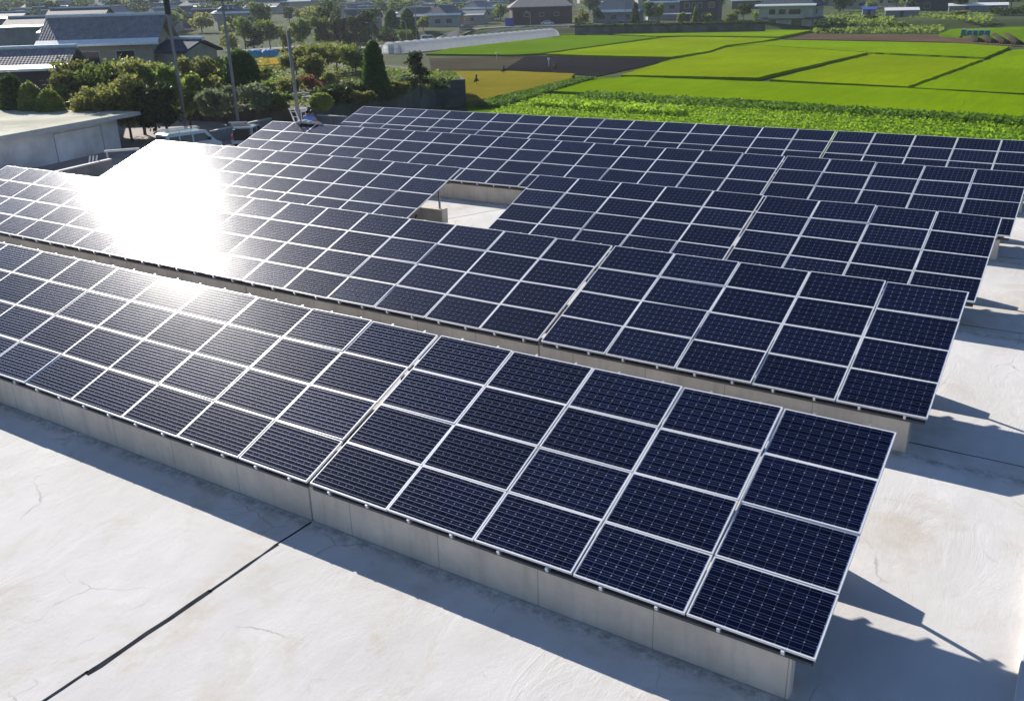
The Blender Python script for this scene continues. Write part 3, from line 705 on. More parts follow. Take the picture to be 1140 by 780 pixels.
def plant(name, label, cat, px, top, dist, wpx, m='leafA', group=None, base=None, n=1300, leaf=.26, kind='tree', tk=True):
    SD[0] += 1; sd = SD[0]; g = GH(px, dist)
    if base is not None: g.z = base
    zt = P3(px, top, dist).z; h = max(.6, zt - g.z); w_ = wpx / PM(dist)
    root = empty(name, g, random.Random(sd).uniform(0, 6.28), label, cat, group)
    if kind == 'tree':
        z0 = h*.22 if h > 2.5 else 0; sh = lobes(w_, h - z0, z0, sd, 11)
    elif kind == 'bush':
        sh = lobes(w_, h*.95, 0, sd, 9, .75); 
    elif kind == 'ball': sh = [(0, 0, h*.52, w_*.5, w_*.5, h*.48)]
    elif kind == 'cone':
        sh = [(0, 0, h*(.10 + .80*i/9), w_*.5*q, w_*.5*q, h*.10) for i, q in enumerate((1, .97, .9, .8, .72, .67, .63, .59, .52, .38))]
    elif kind == 'conifer':
        sh = [(0, 0, h*(.1 + .85*i/9), w_*.5*(1 - .8*i/9), w_*.5*(1 - .8*i/9), h*.09) for i in range(10)]
    elif kind == 'pine':
        rs = random.Random(sd); sh = []
        for i in range(8):
            a = rs.uniform(0, 6.28); q = w_*.28*(1 - i*.07); sh.append((math.cos(a)*q, math.sin(a)*q, h*(.28 + .66*i/7), w_*.30*(1.1 - i*.06), w_*.30*(1.1 - i*.06), h*.065))
    fl = {'cone': .0, 'pine': .5}.get(kind, .15)
    leafmesh('crown', n, leaf, sh, sd, MT[m], root, fl, .85 if kind in ('cone', 'ball') else .35, .03 if kind in ('cone', 'ball') else .24)
    if kind in ('cone', 'ball'):      # dense clipped body inside the leaf coat
        b = MB()
        for s in sh: b.ball((s[0], s[1], s[2]), 1, seg=14, rings=8, sq=(s[3]*.86, s[4]*.86, s[5]*(1.05 if kind == 'cone' else .9)))
        b.build('inner_growth', MT[m], root, True)
    if tk: trunk(root, h*.75, max(.05, h*.022), sd, 4, w_*.25)
    return root

# garden on the terrace
plant('topiary_tree', 'tall deep green clipped cone-shaped tree on the garden edge', 'tree', 415, 45, 92, 36, 'leafT', base=-1.7, n=9000, leaf=.11, kind='cone', tk=False)
plant('pine_tree', 'layered dark garden pine right of the clipped cone tree', 'tree', 466, 57, 96, 34, 'leafB', base=-1.7, n=2600, leaf=.15, kind='pine')
plant('clipped_tree', 'rounded deep green clipped tree between the two utility poles and the garden', 'tree', 266, 55, 92, 36, 'leafT', base=-1.7, n=7000, leaf=.12, kind='ball', tk=False)
G1 = 'shrubs in the terrace garden'
gl = [
 (236, 92, 84, 44, 'leafG', 'bush', 'pale grey-green leafy bush beside the second utility pole', 3200),
 (280, 92, 85, 40, 'leafG', 'bush', 'grey-green hedge bush below the rounded clipped tree', 2600),
 (305, 100, 86, 30, 'leafA', 'bush', 'mid green bush just left of the short pole base', 2000),
 (352, 104, 84, 24, 'leafD', 'ball', 'small bright yellow-green mound shrub right of the meter box', 2200),
 (371, 92, 88, 30, 'leafB', 'bush', 'dark shrub behind the bright mound shrub', 2200),
 (392, 90, 90, 24, 'leafB', 'bush', 'dark rounded shrub left of the clipped cone tree', 2000),
 (400, 100, 88, 26, 'leafC', 'bush', 'olive shrub at the foot of the clipped cone tree', 1600),
 (440, 88, 94, 26, 'leafC', 'bush', 'olive shrub between the cone tree and the layered pine', 1800),
 (452, 80, 98, 24, 'leafG', 'bush', 'pale leafy shrub left of the layered pine', 1500),
 (484, 86, 99, 22, 'leafB', 'bush', 'dark low shrub right of the layered pine at the wall corner', 1500),
 (425, 98, 90, 22, 'leafB', 'bush', 'dark low shrub on top of the retaining wall', 1200),
 (318, 84, 100, 26, 'leafC', 'bush', 'olive bush behind the short pole', 1400),
 (300, 84, 104, 30, 'leafA', 'bush', 'green bush in the garden below the orange crop patch', 1500),
 (342, 82, 104, 26, 'leafR', 'bush', 'rusty-leaved shrub right of the short pole', 1200),
 (366, 78, 108, 24, 'leafC', 'bush', 'olive shrub just in front of the brown garden rail', 1200),
 (292, 72, 116, 26, 'leafD', 'bush', 'yellow-green shrub beside the orange crop patch', 1300),
]
for px, top, d, wp, m, k, lb, n in gl: plant('shrub', lb, 'shrub', px, top, d, wp, m, G1, -1.7, n, .17, k, False)
G2 = 'fruit trees at the back of the garden'
for px, top, d, wp, m, lb in ((328, 50, 122, 34, 'leafC', 'loose olive fruit tree at the left of the fruit tree row'), (350, 46, 126, 40, 'leafD', 'yellow-green fruit tree second in the fruit tree row'),
        (374, 45, 128, 42, 'leafC', 'broad olive fruit tree behind the brown rail'), (394, 50, 122, 34, 'leafD', 'yellow-green fruit tree left of the clipped cone tree'), (345, 60, 112, 30, 'leafC', 'low olive fruit tree above the rusty shrub')):
    plant('fruit_tree', lb, 'tree', px, top, d, wp, m, G2, -1.9, 2400, .2, 'tree')
# trees between the yard and the farmhouses
G3 = 'broad trees in front of the tiled farmhouses'
for px, top, d, wp, m, lb in ((80, 66, 92, 60, 'leafC', 'broad olive tree below the left farmhouse roof corner'), (112, 62, 90, 62, 'leafA', 'broad green tree below the eave of the large farmhouse'),
        (146, 64, 88, 60, 'leafC', 'broad olive tree left of the first utility pole'), (172, 70, 86, 48, 'leafA', 'green tree right behind the first utility pole'),
        (98, 88, 84, 60, 'leafC', 'lower olive tree just above the cream flat roof'), (212, 62, 96, 46, 'leafC', 'olive tree between the two tall utility poles'), (200, 84, 90, 40, 'leafA', 'green tree at the yard edge right of the first pole'),
        (238, 66, 104, 36, 'leafD', 'yellow-green tree left of the rounded clipped tree'), (160, 92, 82, 44, 'leafB', 'dark tree shading the yard entrance'), (130, 84, 84, 46, 'leafC', 'lower olive tree in the middle of the broad trees')):
    plant('broadleaf_tree', lb, 'tree', px, top, d, wp, m, G3, None, 4200, .22, 'tree')
G4 = 'clipped shrubs in front of the left farmhouse'
for px, top, d, wp, m, lb in ((24, 92, 88, 26, 'leafD', 'bright rounded clipped shrub at far left, above the cream roof'), (44, 100, 86, 28, 'leafD', 'lower rounded clipped shrub right of its bright neighbour'), (4, 82, 90, 26, 'leafB', 'dark pine-like shrub at the left picture edge'), (62, 96, 90, 30, 'leafA', 'green rounded shrub before the broad trees')):
    plant('clipped_shrub', lb, 'shrub', px, top, d, wp, m, G4, None, 2600, .15, 'ball', False)
# garden rail, benches, patches
def onH(px, dist, z=None):
    p = GH(px, dist)
    if z is not None: p.z = z
    return p
a_, b__ = onH(322, 112, -1.65), onH(400, 118, -1.65)
b = MB(); n_ = 8
for i in range(n_ + 1):
    p = a_.lerp(b__, i / n_); b.box((p.x-.06, p.y-.06, p.z), (p.x+.06, p.y+.06, p.z+.9))
for z in (.45, .8):
    b.tube([a_ + Vector((0,0,z)), b__ + Vector((0,0,z))], .09, 6)
tag(b.build('wooden_rail', MT['woodl']), 'long brown wooden rail fence running through the garden behind the shrubs', 'fence')
for px, d, lb in ((342, 93, 'pale stone bench slab right of the meter box'), (330, 97, 'pale stone slab behind the short pole')):
    p = onH(px, d, -1.65); r0 = empty('stone_bench', p, face_rot(px), lb, 'bench', 'stone benches in the garden')
    bevel(MB().box((-.9, -.2, .36), (.9, .2, .46)).build('seat', MT['coping'], r0), .02)
    for s in (-1, 1): MB().box((s*.65-.12, -.16, 0), (s*.65+.12, .16, .36)).build('leg', MT['coping'], r0)
def crop_patch(name, px4, z, hgt, m, label, cat, sub=5, jit=.16, seed=0):
    """a planted plot standing hgt above the soil; its outline wavers like real planting"""
    rs = random.Random(seed); P = [G(x, y, z + hgt) for x, y in px4]; out = []
    k = len(P)
    for i in range(k):
        p, q = P[i], P[(i+1) % k]; L = (q - p).length; n = max(1, min(60, int(L / 1.6)))
        t = (q - p).normalized(); nn = Vector((-t.y, t.x, 0))
        for s in range(n): 
            c = p.lerp(q, s / n); j = 0 if s == 0 else rs.uniform(-jit, jit); out.append((c.x + nn.x*j, c.y + nn.y*j))
    b = MB(); b.prism(out, z - .3, z + hgt); o = b.build(name, MT[m])
    return tag(o, label, cat, None, 'stuff')
crop_patch('ripe_crop', [(284, 75), (318, 74), (320, 65), (290, 64)], -3.3, 2.0, 'orange', 'small orange ripe crop plot below the blue tarpaulins, left of the short pole', 'crop plot', seed=41)
for k, (px, wd, lb) in enumerate(((281, 1.3, 'small blue tarpaulin heap left of the large one'), (292, 2.2, 'large crumpled bright blue tarpaulin above the orange crop'), (301, 1.6, 'right blue tarpaulin heap nearest the short pole'))):
    b = MB(); rs = random.Random(k)
    for i in range(5): b.ball((rs.uniform(-wd*.5, wd*.5), rs.uniform(-.4, .4), .4), rs.uniform(.55, .9), sq=(1, .7, .8), seg=8, rings=5)
    o = b.build('tarpaulin', MT['tarp']); o.location = P3(px, 63, 148); o.rotation_euler[2] = face_rot(px); tag(o, lb, 'tarpaulin', 'blue tarpaulins beyond the garden')

# ------------------------------------------------------------------ poles
def pole(label, px, pyb, dist, topz, r0=.17, r1=.11, arms=0, name='utility_pole', base=None, group='utility poles', wrap=False, m='pole', lean=0):
    g = GH(px, dist)
    if base is not None: g.z = base
    root = empty(name, g, face_rot(px), label, 'pole', group); h = topz - g.z
    b = MB(); b.tube([(0, 0, -.2), (-lean*.5, 0, h*.5), (-lean, 0, h)], [r0, (r0+r1)/2, r1], 10); b.build('shaft', MT[m], root, True)
    for k in range(arms):
        z = h - .4 - .7*k
        a = MB(); a.box((-.9 - lean, -.12, z), (.9 - lean, -.02, z + .1)); ao = a.build('crossarm', MT['darkrail'], root)
        for x in (-.8, -.4, .4, .8):
            c = MB(); c.tube([(x - lean, -.07, z + .1), (x - lean, -.07, z + .28)], [.05, .035], 6); c.build('insulator', MT['white'], ao)
    if wrap:
        a = MB(); a.tube([(-lean*.93, 0, h*.80), (-lean, 0, h)], r1*1.9, 8); a.build('cable_bundle', MT['black'], root)
    return root
pole('thick grey utility pole left of centre of the trees, black cables bundled at its top', 194, 132, 84, P3(179, -20, 84).z, .17, .12, 0, wrap=True, lean=.0)
pole('grey utility pole with crossarms rising beside the pale hedge', 255, 130, 82, P3(237, -4, 82).z, .15, .11, 2, lean=.0)
sp = pole('short grey concrete pole with a meter box behind the fourth array', 325, 131, 62, P3(313, 34, 62).z, .14, .10, 0, base=-3.3, lean=.1)
MB().box((.13, -.16, 2.5), (.55, .12, 4.25)).build('meter_box', MT['fascia'], sp); 
MB().box((.20, -.175, 3.55), (.42, -.158, 4.0)).build('meter_window', MT['black'], sp)
for (px, d, top, lb) in ((402, 250, -6, 'thin far utility pole rising from the dark trees'), (465, 262, -6, 'thin far utility pole near the yellow-green tree'), (695, 310, -12, 'thin far utility pole before the grey farmhouse'),
        (543, 305, -12, 'dark stout far pole beside the royal blue sheet'), (197, 160, -6, 'thin far pole behind the large farmhouse gable'), (844, 330, -14, 'thin far pole left of the blue-roofed house'), (980, 330, -16, 'thin far pole beyond the green terraces')):
    pole(lb, px, 0, d, P3(px, top, d).z, .16, .12, 1)
def lamp(label, px, d, top, h=None):
    g = GH(px, d); root = empty('street_lamp', g, face_rot(px), label, 'street lamp', 'street lamps on the far road'); hh = P3(px, top, d).z - g.z
    MB().tube([(0,0,0),(0,0,hh*.85),(-.25,0,hh*.97),(-1.0,0,hh)], [.10,.09,.08,.07], 6).build('lamp_post', MT['galv'], root)
    bevel(MB().box((-1.5,-.14,hh-.12),(-.9,.14,hh+.04)).build('lamp_head', MT['white'], root), .03)
lamp('street lamp in front of the dark trees, left of the greenhouse', 416, 246, 25); lamp('street lamp before the dark barn', 591, 304, 13); lamp('street lamp beside the hedge shrub and minivan', 454, 262, 23)

# ------------------------------------------------------------------ houses
def house(label, loc, rz, w_, dp, he, hr, wall, roof, over=.7, hip=0., skirt=False, wins=(), group=None, name='farmhouse', balcony=False, cap='ridge', eavecap=True):
    root = empty(name, loc, rz, label, 'house', group); hw, hd = w_/2, dp/2
    b = MB(); b.box((-hw, -hd, -1.5), (hw, hd, he)); wl = b.build('wall', MT[wall], root)
    g = MB()
    if hip < .9:
        for s in (-1, 1): g.poly([(s*(hw-.003), -hd, he), (s*(hw-.003), hd, he), (s*(hw-.003), 0, hr-.15)])
        if hip == 0: g.build('gable', MT[wall], root)
    ew, ed = hw + over, hd + over; rx = ew if hip == 0 else max(.05, ew - hip*ed); th = .22; ze = he - over*(hr-he)/hd*.6
    r = MB()
    F = [(-ew,-ed,ze),(ew,-ed,ze),(ew,ed,ze),(-ew,ed,ze)]; R_ = [(-rx,0,hr),(rx,0,hr)]; U = lambda p: (p[0],p[1],p[2]+th)
    r.poly([U(F[0]),U(F[1]),U(R_[1]),U(R_[0])]); r.poly([U(F[2]),U(F[3]),U(R_[0]),U(R_[1])])
    if hip > 0: r.poly([U(F[1]),U(F[2]),U(R_[1])]); r.poly([U(F[3]),U(F[0]),U(R_[0])])
    else:
        r.poly([F[1],U(F[1]),U(R_[1]),R_[1]]); r.poly([F[2],R_[1],U(R_[1]),U(F[2])]); r.poly([F[0],R_[0],U(R_[0]),U(F[0])]); r.poly([F[3],U(F[3]),U(R_[0]),R_[0]])
        r.poly([F[0],R_[0],R_[1],F[1]]); r.poly([F[2],R_[1],R_[0],F[3]])
    r.poly([F[0],F[1],U(F[1]),U(F[0])]); r.poly([F[2],F[3],U(F[3]),U(F[2])])
    if hip > 0: r.poly([F[1],F[2],U(F[2]),U(F[1])]); r.poly([F[3],F[0],U(F[0]),U(F[3])]); r.poly(F[::-1])
    ro = r.build('roof', MT[roof], root)
    c = MB(); c.tube([(-rx-.05,0,hr+th+.06),(rx+.05,0,hr+th+.06)], .22, 6); c.build('ridge_cap', MT[cap], ro)
    if eavecap:
        c = MB(); c.box((-ew-.05,-ed-.14,ze+.02),(ew+.05,-ed+.04,ze+th+.03)); c.build('gutter', MT['ridge'], ro)
        sl_ = (hr - ze) / ed; c = MB(); c.poly([(-ew,-ed,ze+th+.03),(ew,-ed,ze+th+.03),(ew,-ed+.75,ze+th+.03+.75*sl_),(-ew,-ed+.75,ze+th+.03+.75*sl_)]); c.build('eave_flashing', MT['ridge'], ro)
    if skirt:
        k = MB(); zs = he*.5; so_ = .95
        k.poly([(-hw-so_,-hd-so_,zs-.35),(hw+so_,-hd-so_,zs-.35),(hw,-hd-.003,zs+.12),(-hw,-hd-.003,zs+.12)]); k.poly([(hw+so_,-hd-so_,zs-.35),(hw+so_,hd+so_,zs-.35),(hw+.003,hd,zs+.12),(hw+.003,-hd,zs+.12)])
        k.poly([(-hw-so_,-hd-so_,zs-.42),(hw+so_,-hd-so_,zs-.42),(hw+so_,-hd-so_,zs-.35),(-hw-so_,-hd-so_,zs-.35)])
        k.poly([(hw+so_,-hd-so_,zs-.42),(hw+so_,hd+so_,zs-.42),(hw+so_,hd+so_,zs-.35),(hw+so_,-hd-so_,zs-.35)])
        k.poly([(-hw-so_,-hd-so_,zs-.43),(-hw,-hd-.01,zs-.43),(hw,-hd-.01,zs-.43),(hw+so_,-hd-so_,zs-.43)]); k.build('lower_roof', MT[roof], root)
    for (side, u0, u1, z0, z1) in wins:
        q = MB(); p_ = MB()
        if side == 'f':
            q.box((u0-.08,-hd-.05,z0-.08),(u1+.08,-hd+.02,z1+.08)); p_.box((u0,-hd-.06,z0),(u1,-hd-.045,z1))
        else:
            q.box((hw-.02,u0-.08,z0-.08),(hw+.05,u1+.08,z1+.08)); p_.box((hw+.045,u0,z0),(hw+.06,u1,z1))
        qo = q.build('window', MT['fascia'], root); p_.build('pane', MT['glass'], qo)
    if balcony:
        q = MB(); q.box((-hw*.6,-hd-1.2,he*.48),(hw*.75,-hd-.01,he*.48+.15)); q.box((-hw*.6,-hd-1.2,he*.48+.15),(hw*.75,-hd-1.1,he*.48+1.1)); q.build('balcony', MT['wallw'], root)
    return root
def hplace(px, d, pye, pyr, wpx, dp, **k):
    """height of eave and ridge follow from where they stand against the survey point"""
    g = GH(px, d); ze = P3(px, pye, d - dp/2).z - g.z; zr = P3(px, pyr, d).z - g.z
    return g, ze, zr, wpx / PM(d)
# large farmhouse
g, ze, zr, w_ = hplace(126, 112, 47, 20, 100, 8)
house('large two-storey farmhouse with dark tiled gable roof and bright gutter behind the broad trees', g, face_rot(126) - .30, 10.6, 8.0, ze, zr, 'wallc', 'tile', .9, 0, True,
      [('f', -4.4, -3, ze-2.2, ze-.9), ('f', -1.8, -.2, ze-2.2, ze-.9), ('f', 1.6, 3.4, ze-2.2, ze-.9), ('f', -4.6, -2.5, .8, 2.4), ('f', 0, 2.5, .8, 2.4), ('s', -2.6, -1.1, ze-2.2, ze-1), ('s', 1, 2.6, ze-2.2, ze-1)])
g, ze, zr, w_ = hplace(22, 102, 77, 57, 75, 8)
house('single-storey farmhouse with dark tiled roof and bright gutter at the left picture edge', g, face_rot(22) - .30, 8.6, 7.0, ze, zr, 'walld', 'tile', .9, 0, False,
      [('f', -3.5, -1.5, .6, 2.0), ('f', .5, 2.8, .6, 2.0), ('s', -2, 0, .6, 1.9)])
g, ze, zr, w_ = hplace(208, 108, 58, 46, 34, 6)
house('small annex with blue-grey gable roof right of the large farmhouse', g, face_rot(208) - .8, 4.2, 4.6, ze, zr, 'wallc', 'tileb', .5, 0, False, [('f', -1, 1, .8, 1.9)], eavecap=False)
# long outbuilding roofs behind them
for px, d, pe, pr, wp, dp, lb in ((50, 190, 30, 20, 46, 9, 'long low outbuilding with pale sunlit roof above the left farmhouse'), (98, 215, 20, 10, 50, 9, 'long low outbuilding with pale sunlit roof above the large farmhouse'), (14, 230, 21, 15, 36, 8, 'long narrow outbuilding roof at the top left edge'),
        (64, 160, 37, 32, 12, 5, 'tiny bright-roofed shed left of the large farmhouse'), (93, 168, 31, 26, 13, 5, 'tiny bright-roofed shed touching the large farmhouse ridge')):
    g, ze, zr, w_ = hplace(px, d, pe, pr, wp, dp)
    house(lb, g, face_rot(px) - .3, w_, dp, max(2, ze), max(3, zr), 'wallg', 'tilel', .5, 0, False, [('f', -w_*.3, -w_*.15, .9, 1.7), ('f', w_*.1, w_*.25, .9, 1.7)], 'outbuildings behind the farmhouses', 'outbuilding')
# houses beyond the rice
g = GH(602, 326); house('long dark wooden barn with a low curved-looking roof behind the white saloon car', g, face_rot(602) + .12, 20, 12, 5.6, 8.2, 'wood', 'tile', .8, .6, False, [('f', -6, -4.5, 2.6, 3.6), ('f', -1, .5, 2.6, 3.6), ('f', 4, 5.5, 2.6, 3.6)], eavecap=False, name='barn')
g = GH(688, 325); house('grey farmhouse with a dark pointed hip roof above the white cars', g, face_rot(688) - .2, 15, 11, 3.6, 8.4, 'wallg', 'tile', .8, .95, False, [('f', -5.5, -3.5, 1, 2.4), ('f', -1.5, .5, 1, 2.4), ('f', 3, 5, 1, 2.4)])
g = GH(738, 338); house('white-walled house half hidden behind the garden trees, left of the carport', g, face_rot(738) + .1, 12, 9, 5.6, 8.5, 'wallw', 'tileb', .7, .9, False, [('f', -4, -2, 3.4, 4.6), ('f', 1, 3, 3.4, 4.6), ('f', -4, -2, .8, 2.2)])
g = GH(778, 322); house('dark two-storey house with small pale windows right of the carport', g, face_rot(778) - .15, 12.5, 9, 6.6, 9.4, 'walld', 'tileb', .7, .9, False, [('f', -4.6, -3.2, 4, 5.4), ('f', -2.2, -1, 4, 5.4), ('f', -.3, .9, 4, 5.4), ('f', 3.2, 4.8, 4, 5.6), ('f', 1, 3, .8, 2.4)])
g = GH(877, 300); g.z = -4.4; house('large house with blue-grey hip roof and white balcony beside the rice', g, face_rot(877) - .3, 16, 11, 7.2, 10.6, 'wallw', 'tileb', 1.1, .85, True, [('f', -5, -3, 4.3, 6), ('f', -2, 0, 4.3, 6), ('f', 1, 4.5, 4.3, 6), ('f', -5, -2.5, 1, 3), ('f', 2, 5, 1, 3), ('s', -3, -1, 4.3, 6), ('s', 1, 3, 1, 3)], balcony=True)
g = GH(1030, 372); house('dark house with a pale upper storey near the top right', g, face_rot(1030) + .1, 17, 10, 6.4, 9.2, 'walld', 'tilel', .7, .7, False, [('f', -6, -4, 4, 5.4), ('f', -2, 0, 4, 5.4), ('f', 3, 5, 4, 5.4), ('f', -3, -1, .8, 2.4)])
g = GH(498, 330); house('house with a pale grey hip roof above the yellow field at the top', g, face_rot(498) - .2, 11, 8, 3.8, 6.6, 'wallw', 'tilel', .8, .8, False, [('f', -3, -1, 1, 2.4), ('f', 1, 3, 1, 2.4)])
# carport and low white sheds
cp = empty('carport', GH(752, 311), face_rot(752), 'open carport with a white flat roof before the dark two-storey house', 'carport')
MB().box((-4.5, -2.5, 2.5), (4.5, 2.5, 2.72)).build('roof', MT['white'], cp)
for x in (-4.2, 4.2):
    for y in (-2.2, 2.2): MB().box((x-.08, y-.08, -.2), (x+.08, y+.08, 2.5)).build('post', MT['steel'], cp)
for px, d, w_, lb in ((998, 322, 9.5, 'long low white shed roof on the green terrace left of the dark house'), (1069, 352, 11, 'white shed with pinkish roof right of the dark house'), (1097, 352, 8.5, 'low white shed roof nearest the top right trees'), (962, 335, 4, 'small blue shed among the green terraces')):
    r0 = empty('shed', GH(px, d), face_rot(px) + .05, lb, 'shed', 'low sheds beyond the terraces')
    MB().box((-w_/2, -2, -.4), (w_/2, 2, 1.9)).build('wall', MT['wallg'], r0)
    b = MB(); b.poly([(-w_/2-.3, -2.4, 1.95), (w_/2+.3, -2.4, 1.95), (w_/2+.3, 2.4, 2.7), (-w_/2-.3, 2.4, 2.7)]); b.poly([(-w_/2-.3, -2.4, 1.8), (w_/2+.3, -2.4, 1.8), (w_/2+.3, -2.4, 1.95), (-w_/2-.3, -2.4, 1.95)])
    b.build('roof', MT['tarp2'] if 'blue' in lb else MT['white'], r0)
    MB().box((-.5, -2.03, 0), (.5, -2.005, 1.7)).build('door', MT['walld'], r0)
# distant village on the slope: a few house kinds, copied with their parts
DV = 'distant houses on the far slope'
kinds = []
for i, (wl, rf, hp, w_, dp, he, hr) in enumerate((('wallw', 'tile', .8, 11, 8, 4.5, 7), ('wallg', 'tileb', 0, 12, 8, 3.2, 5.8), ('wallc', 'tilel', .8, 10, 8, 5.2, 7.4), ('wallw', 'tilebr', 0, 9, 7, 3, 5.2), ('walld', 'tilel', .6, 14, 9, 3.4, 6), ('wallw', 'tilel', 0, 16, 8, 3, 4.6))):
    kinds.append(house('distant tiled-roof house among the village houses on the far slope', (0, 0, 0), 0, w_, dp, he, hr, wl, rf, .6, hp, False, [('f', -w_*.3, -w_*.12, 1, 2.2), ('f', w_*.1, w_*.3, 1, 2.2)], DV, 'village_house'))
rs = random.Random(11); used = set()
spots = []
def vil(x0, x1, d0, d1, n, sep=16):
    c = 0; t = 0
    while c < n and t < n*40:
        t += 1; px = rs.uniform(x0, x1); d = rs.uniform(d0, d1); g = GH(px, d)
        if all((g - s).length > sep for s in spots): spots.append(g.copy()); yield px, d, g; c += 1
for args in ((0, 330, 300, 620, 44), (230, 560, 330, 620, 34), (0, 330, 620, 1100, 40, 24), (330, 600, 620, 1100, 26, 24), (640, 1140, 400, 700, 26)):
    for px, d, g in vil(*args):
        k = rs.randrange(6); o = kinds[k]
        if k in used: o = copy_tree(o)
        used.add(k); o.location = g; o.rotation_euler[2] = face_rot(px) + rs.choice([0, .3, -.3, -.5, 1.3]) + rs.uniform(-.15, .15)
# distant trees: three kinds, copied
tk = []
TG = 'distant trees on the far slope'
for i, (m, h, w_) in enumerate((('leafA', 7, 7), ('leafB', 8, 6), ('leafC', 6, 7), ('leafB', 9, 9))):
    root = empty('distant_tree', (0, 0, 0), 0, 'distant green tree among the village houses on the far slope', 'tree', TG)
    leafmesh('crown', 900, .5, lobes(w_, h*.85, h*.15, 300 + i, 10), 300 + i, MT[m], root); trunk(root, h*.6, .2, i, 3, 1); tk.append(root)
used = set()
for args in ((0, 330, 300, 620, 75, 9), (330, 560, 340, 620, 60, 9), (0, 560, 620, 1200, 90, 14), (560, 1140, 345, 620, 55, 12)):
    for px, d, g in vil(*args):
        k = rs.randrange(4); o = tk[k]
        if k in used: o = copy_tree(o)
        used.add(k); o.location = g; s = rs.uniform(.6, 1.25); o.scale = (s, s, s*rs.uniform(.8, 1.1)); o.rotation_euler[2] = rs.uniform(0, 6)

# tree row beyond the garden road
G5 = 'trees along the far road'
for px, top, d, wp, m, kd, lb, n in (
    (337, 15, 242, 22, 'leafA', 'bush', 'round-headed green tree at the left of the road tree row', 3000), (361, 13, 244, 20, 'leafA', 'bush', 'round-headed tree second in the road tree row', 3000), (380, 13, 246, 20, 'leafB', 'bush', 'round dark tree third in the road tree row', 2600),
    (366, 1, 262, 20, 'leafB', 'tree', 'taller dark tree behind the round-headed trees', 2000), (398, 12, 250, 24, 'leafB', 'tree', 'dark tree beside the thin far pole', 2200), (415, 9, 252, 26, 'leafB', 'tree', 'large dark tree behind the street lamp', 2600),
    (438, 11, 290, 22, 'leafT', 'cone', 'dark columnar tree left of the pair near the minivan', 3200), (456, 9, 292, 22, 'leafT', 'cone', 'dark columnar tree right of the pair near the minivan', 3200), (473, 17, 300, 16, 'leafD', 'tree', 'light yellow-green tree above the minivan', 1400),
    (451, 31, 276, 20, 'leafA', 'bush', 'low green shrub beside the white minivan', 1200), (274, 18, 238, 24, 'leafA', 'tree', 'green tree above the road, left of the tree row', 1800), (258, 24, 232, 22, 'leafC', 'bush', 'olive tree clump right of the second utility pole', 1400),
    (302, 22, 236, 26, 'leafA', 'tree', 'broad green tree above the road in the middle', 1800), (318, 26, 238, 20, 'leafC', 'bush', 'olive shrub left of the round-headed trees', 1200), (286, 26, 234, 20, 'leafB', 'bush', 'dark shrub above the road', 1200), (430, 27, 275, 24, 'leafB', 'bush', 'dark shrub mass before the columnar trees', 1400), (397, 27, 245, 34, 'leafB', 'bush', 'dark hedge mass below the large dark tree', 1800)):
    plant('roadside_tree', lb, 'tree', px, top, d, wp, m, G5, None, n, .34, kd, kd in ('tree',))
G6 = 'garden trees before the far houses'
for px, top, d, wp, m, kd, lb in ((647, 7, 306, 18, 'leafC', 'bush', 'olive garden bush right of the dark barn'), (665, 6, 318, 10, 'leafB', 'tree', 'small dark tree left of the grey farmhouse'), (706, 3, 312, 9, 'leafB', 'cone', 'dark upright tree right of the grey farmhouse'), (721, 1, 312, 14, 'leafT', 'tree', 'dark green garden tree before the white-walled house'),
        (732, 3, 312, 12, 'leafD', 'tree', 'yellowish garden tree before the white-walled house'), (772, 8, 304, 7, 'leafD', 'conifer', 'small pointed bright tree before the dark two-storey house'), (757, 14, 303, 8, 'leafC', 'bush', 'small olive shrub under the carport edge'), (785, 14, 303, 12, 'leafA', 'bush', 'green shrub right of the pointed tree'),
        (825, 3, 312, 20, 'leafB', 'tree', 'dark rounded tree left of the blue-roofed house'), (812, 10, 303, 16, 'leafA', 'bush', 'green shrub behind the dark hedge wall'), (842, 12, 300, 14, 'leafA', 'bush', 'green shrub touching the blue-roofed house'), (915, 22, 281, 18, 'leafB', 'bush', 'dark shrub at the right foot of the blue-roofed house'),
        (965, 16, 300, 14, 'leafB', 'bush', 'dark round bush on the green terraces'), (1112, 8, 322, 40, 'leafB', 'tree', 'large dark tree near the top right corner'), (1132, 6, 318, 36, 'leafB', 'tree', 'large dark tree at the right picture edge'), (1010, 2, 345, 16, 'leafB', 'tree', 'dark tree left of the dark house'), (1060, 12, 330, 20, 'leafC', 'bush', 'grey-olive bush before the white sheds'),
        (995, 24, 290, 24, 'leafA', 'bush', 'low green bush at the edge of the far right paddy')):
    plant('garden_tree', lb, 'tree', px, top, d, wp, m, G6, None, 1100, .36, kd, kd == 'tree')
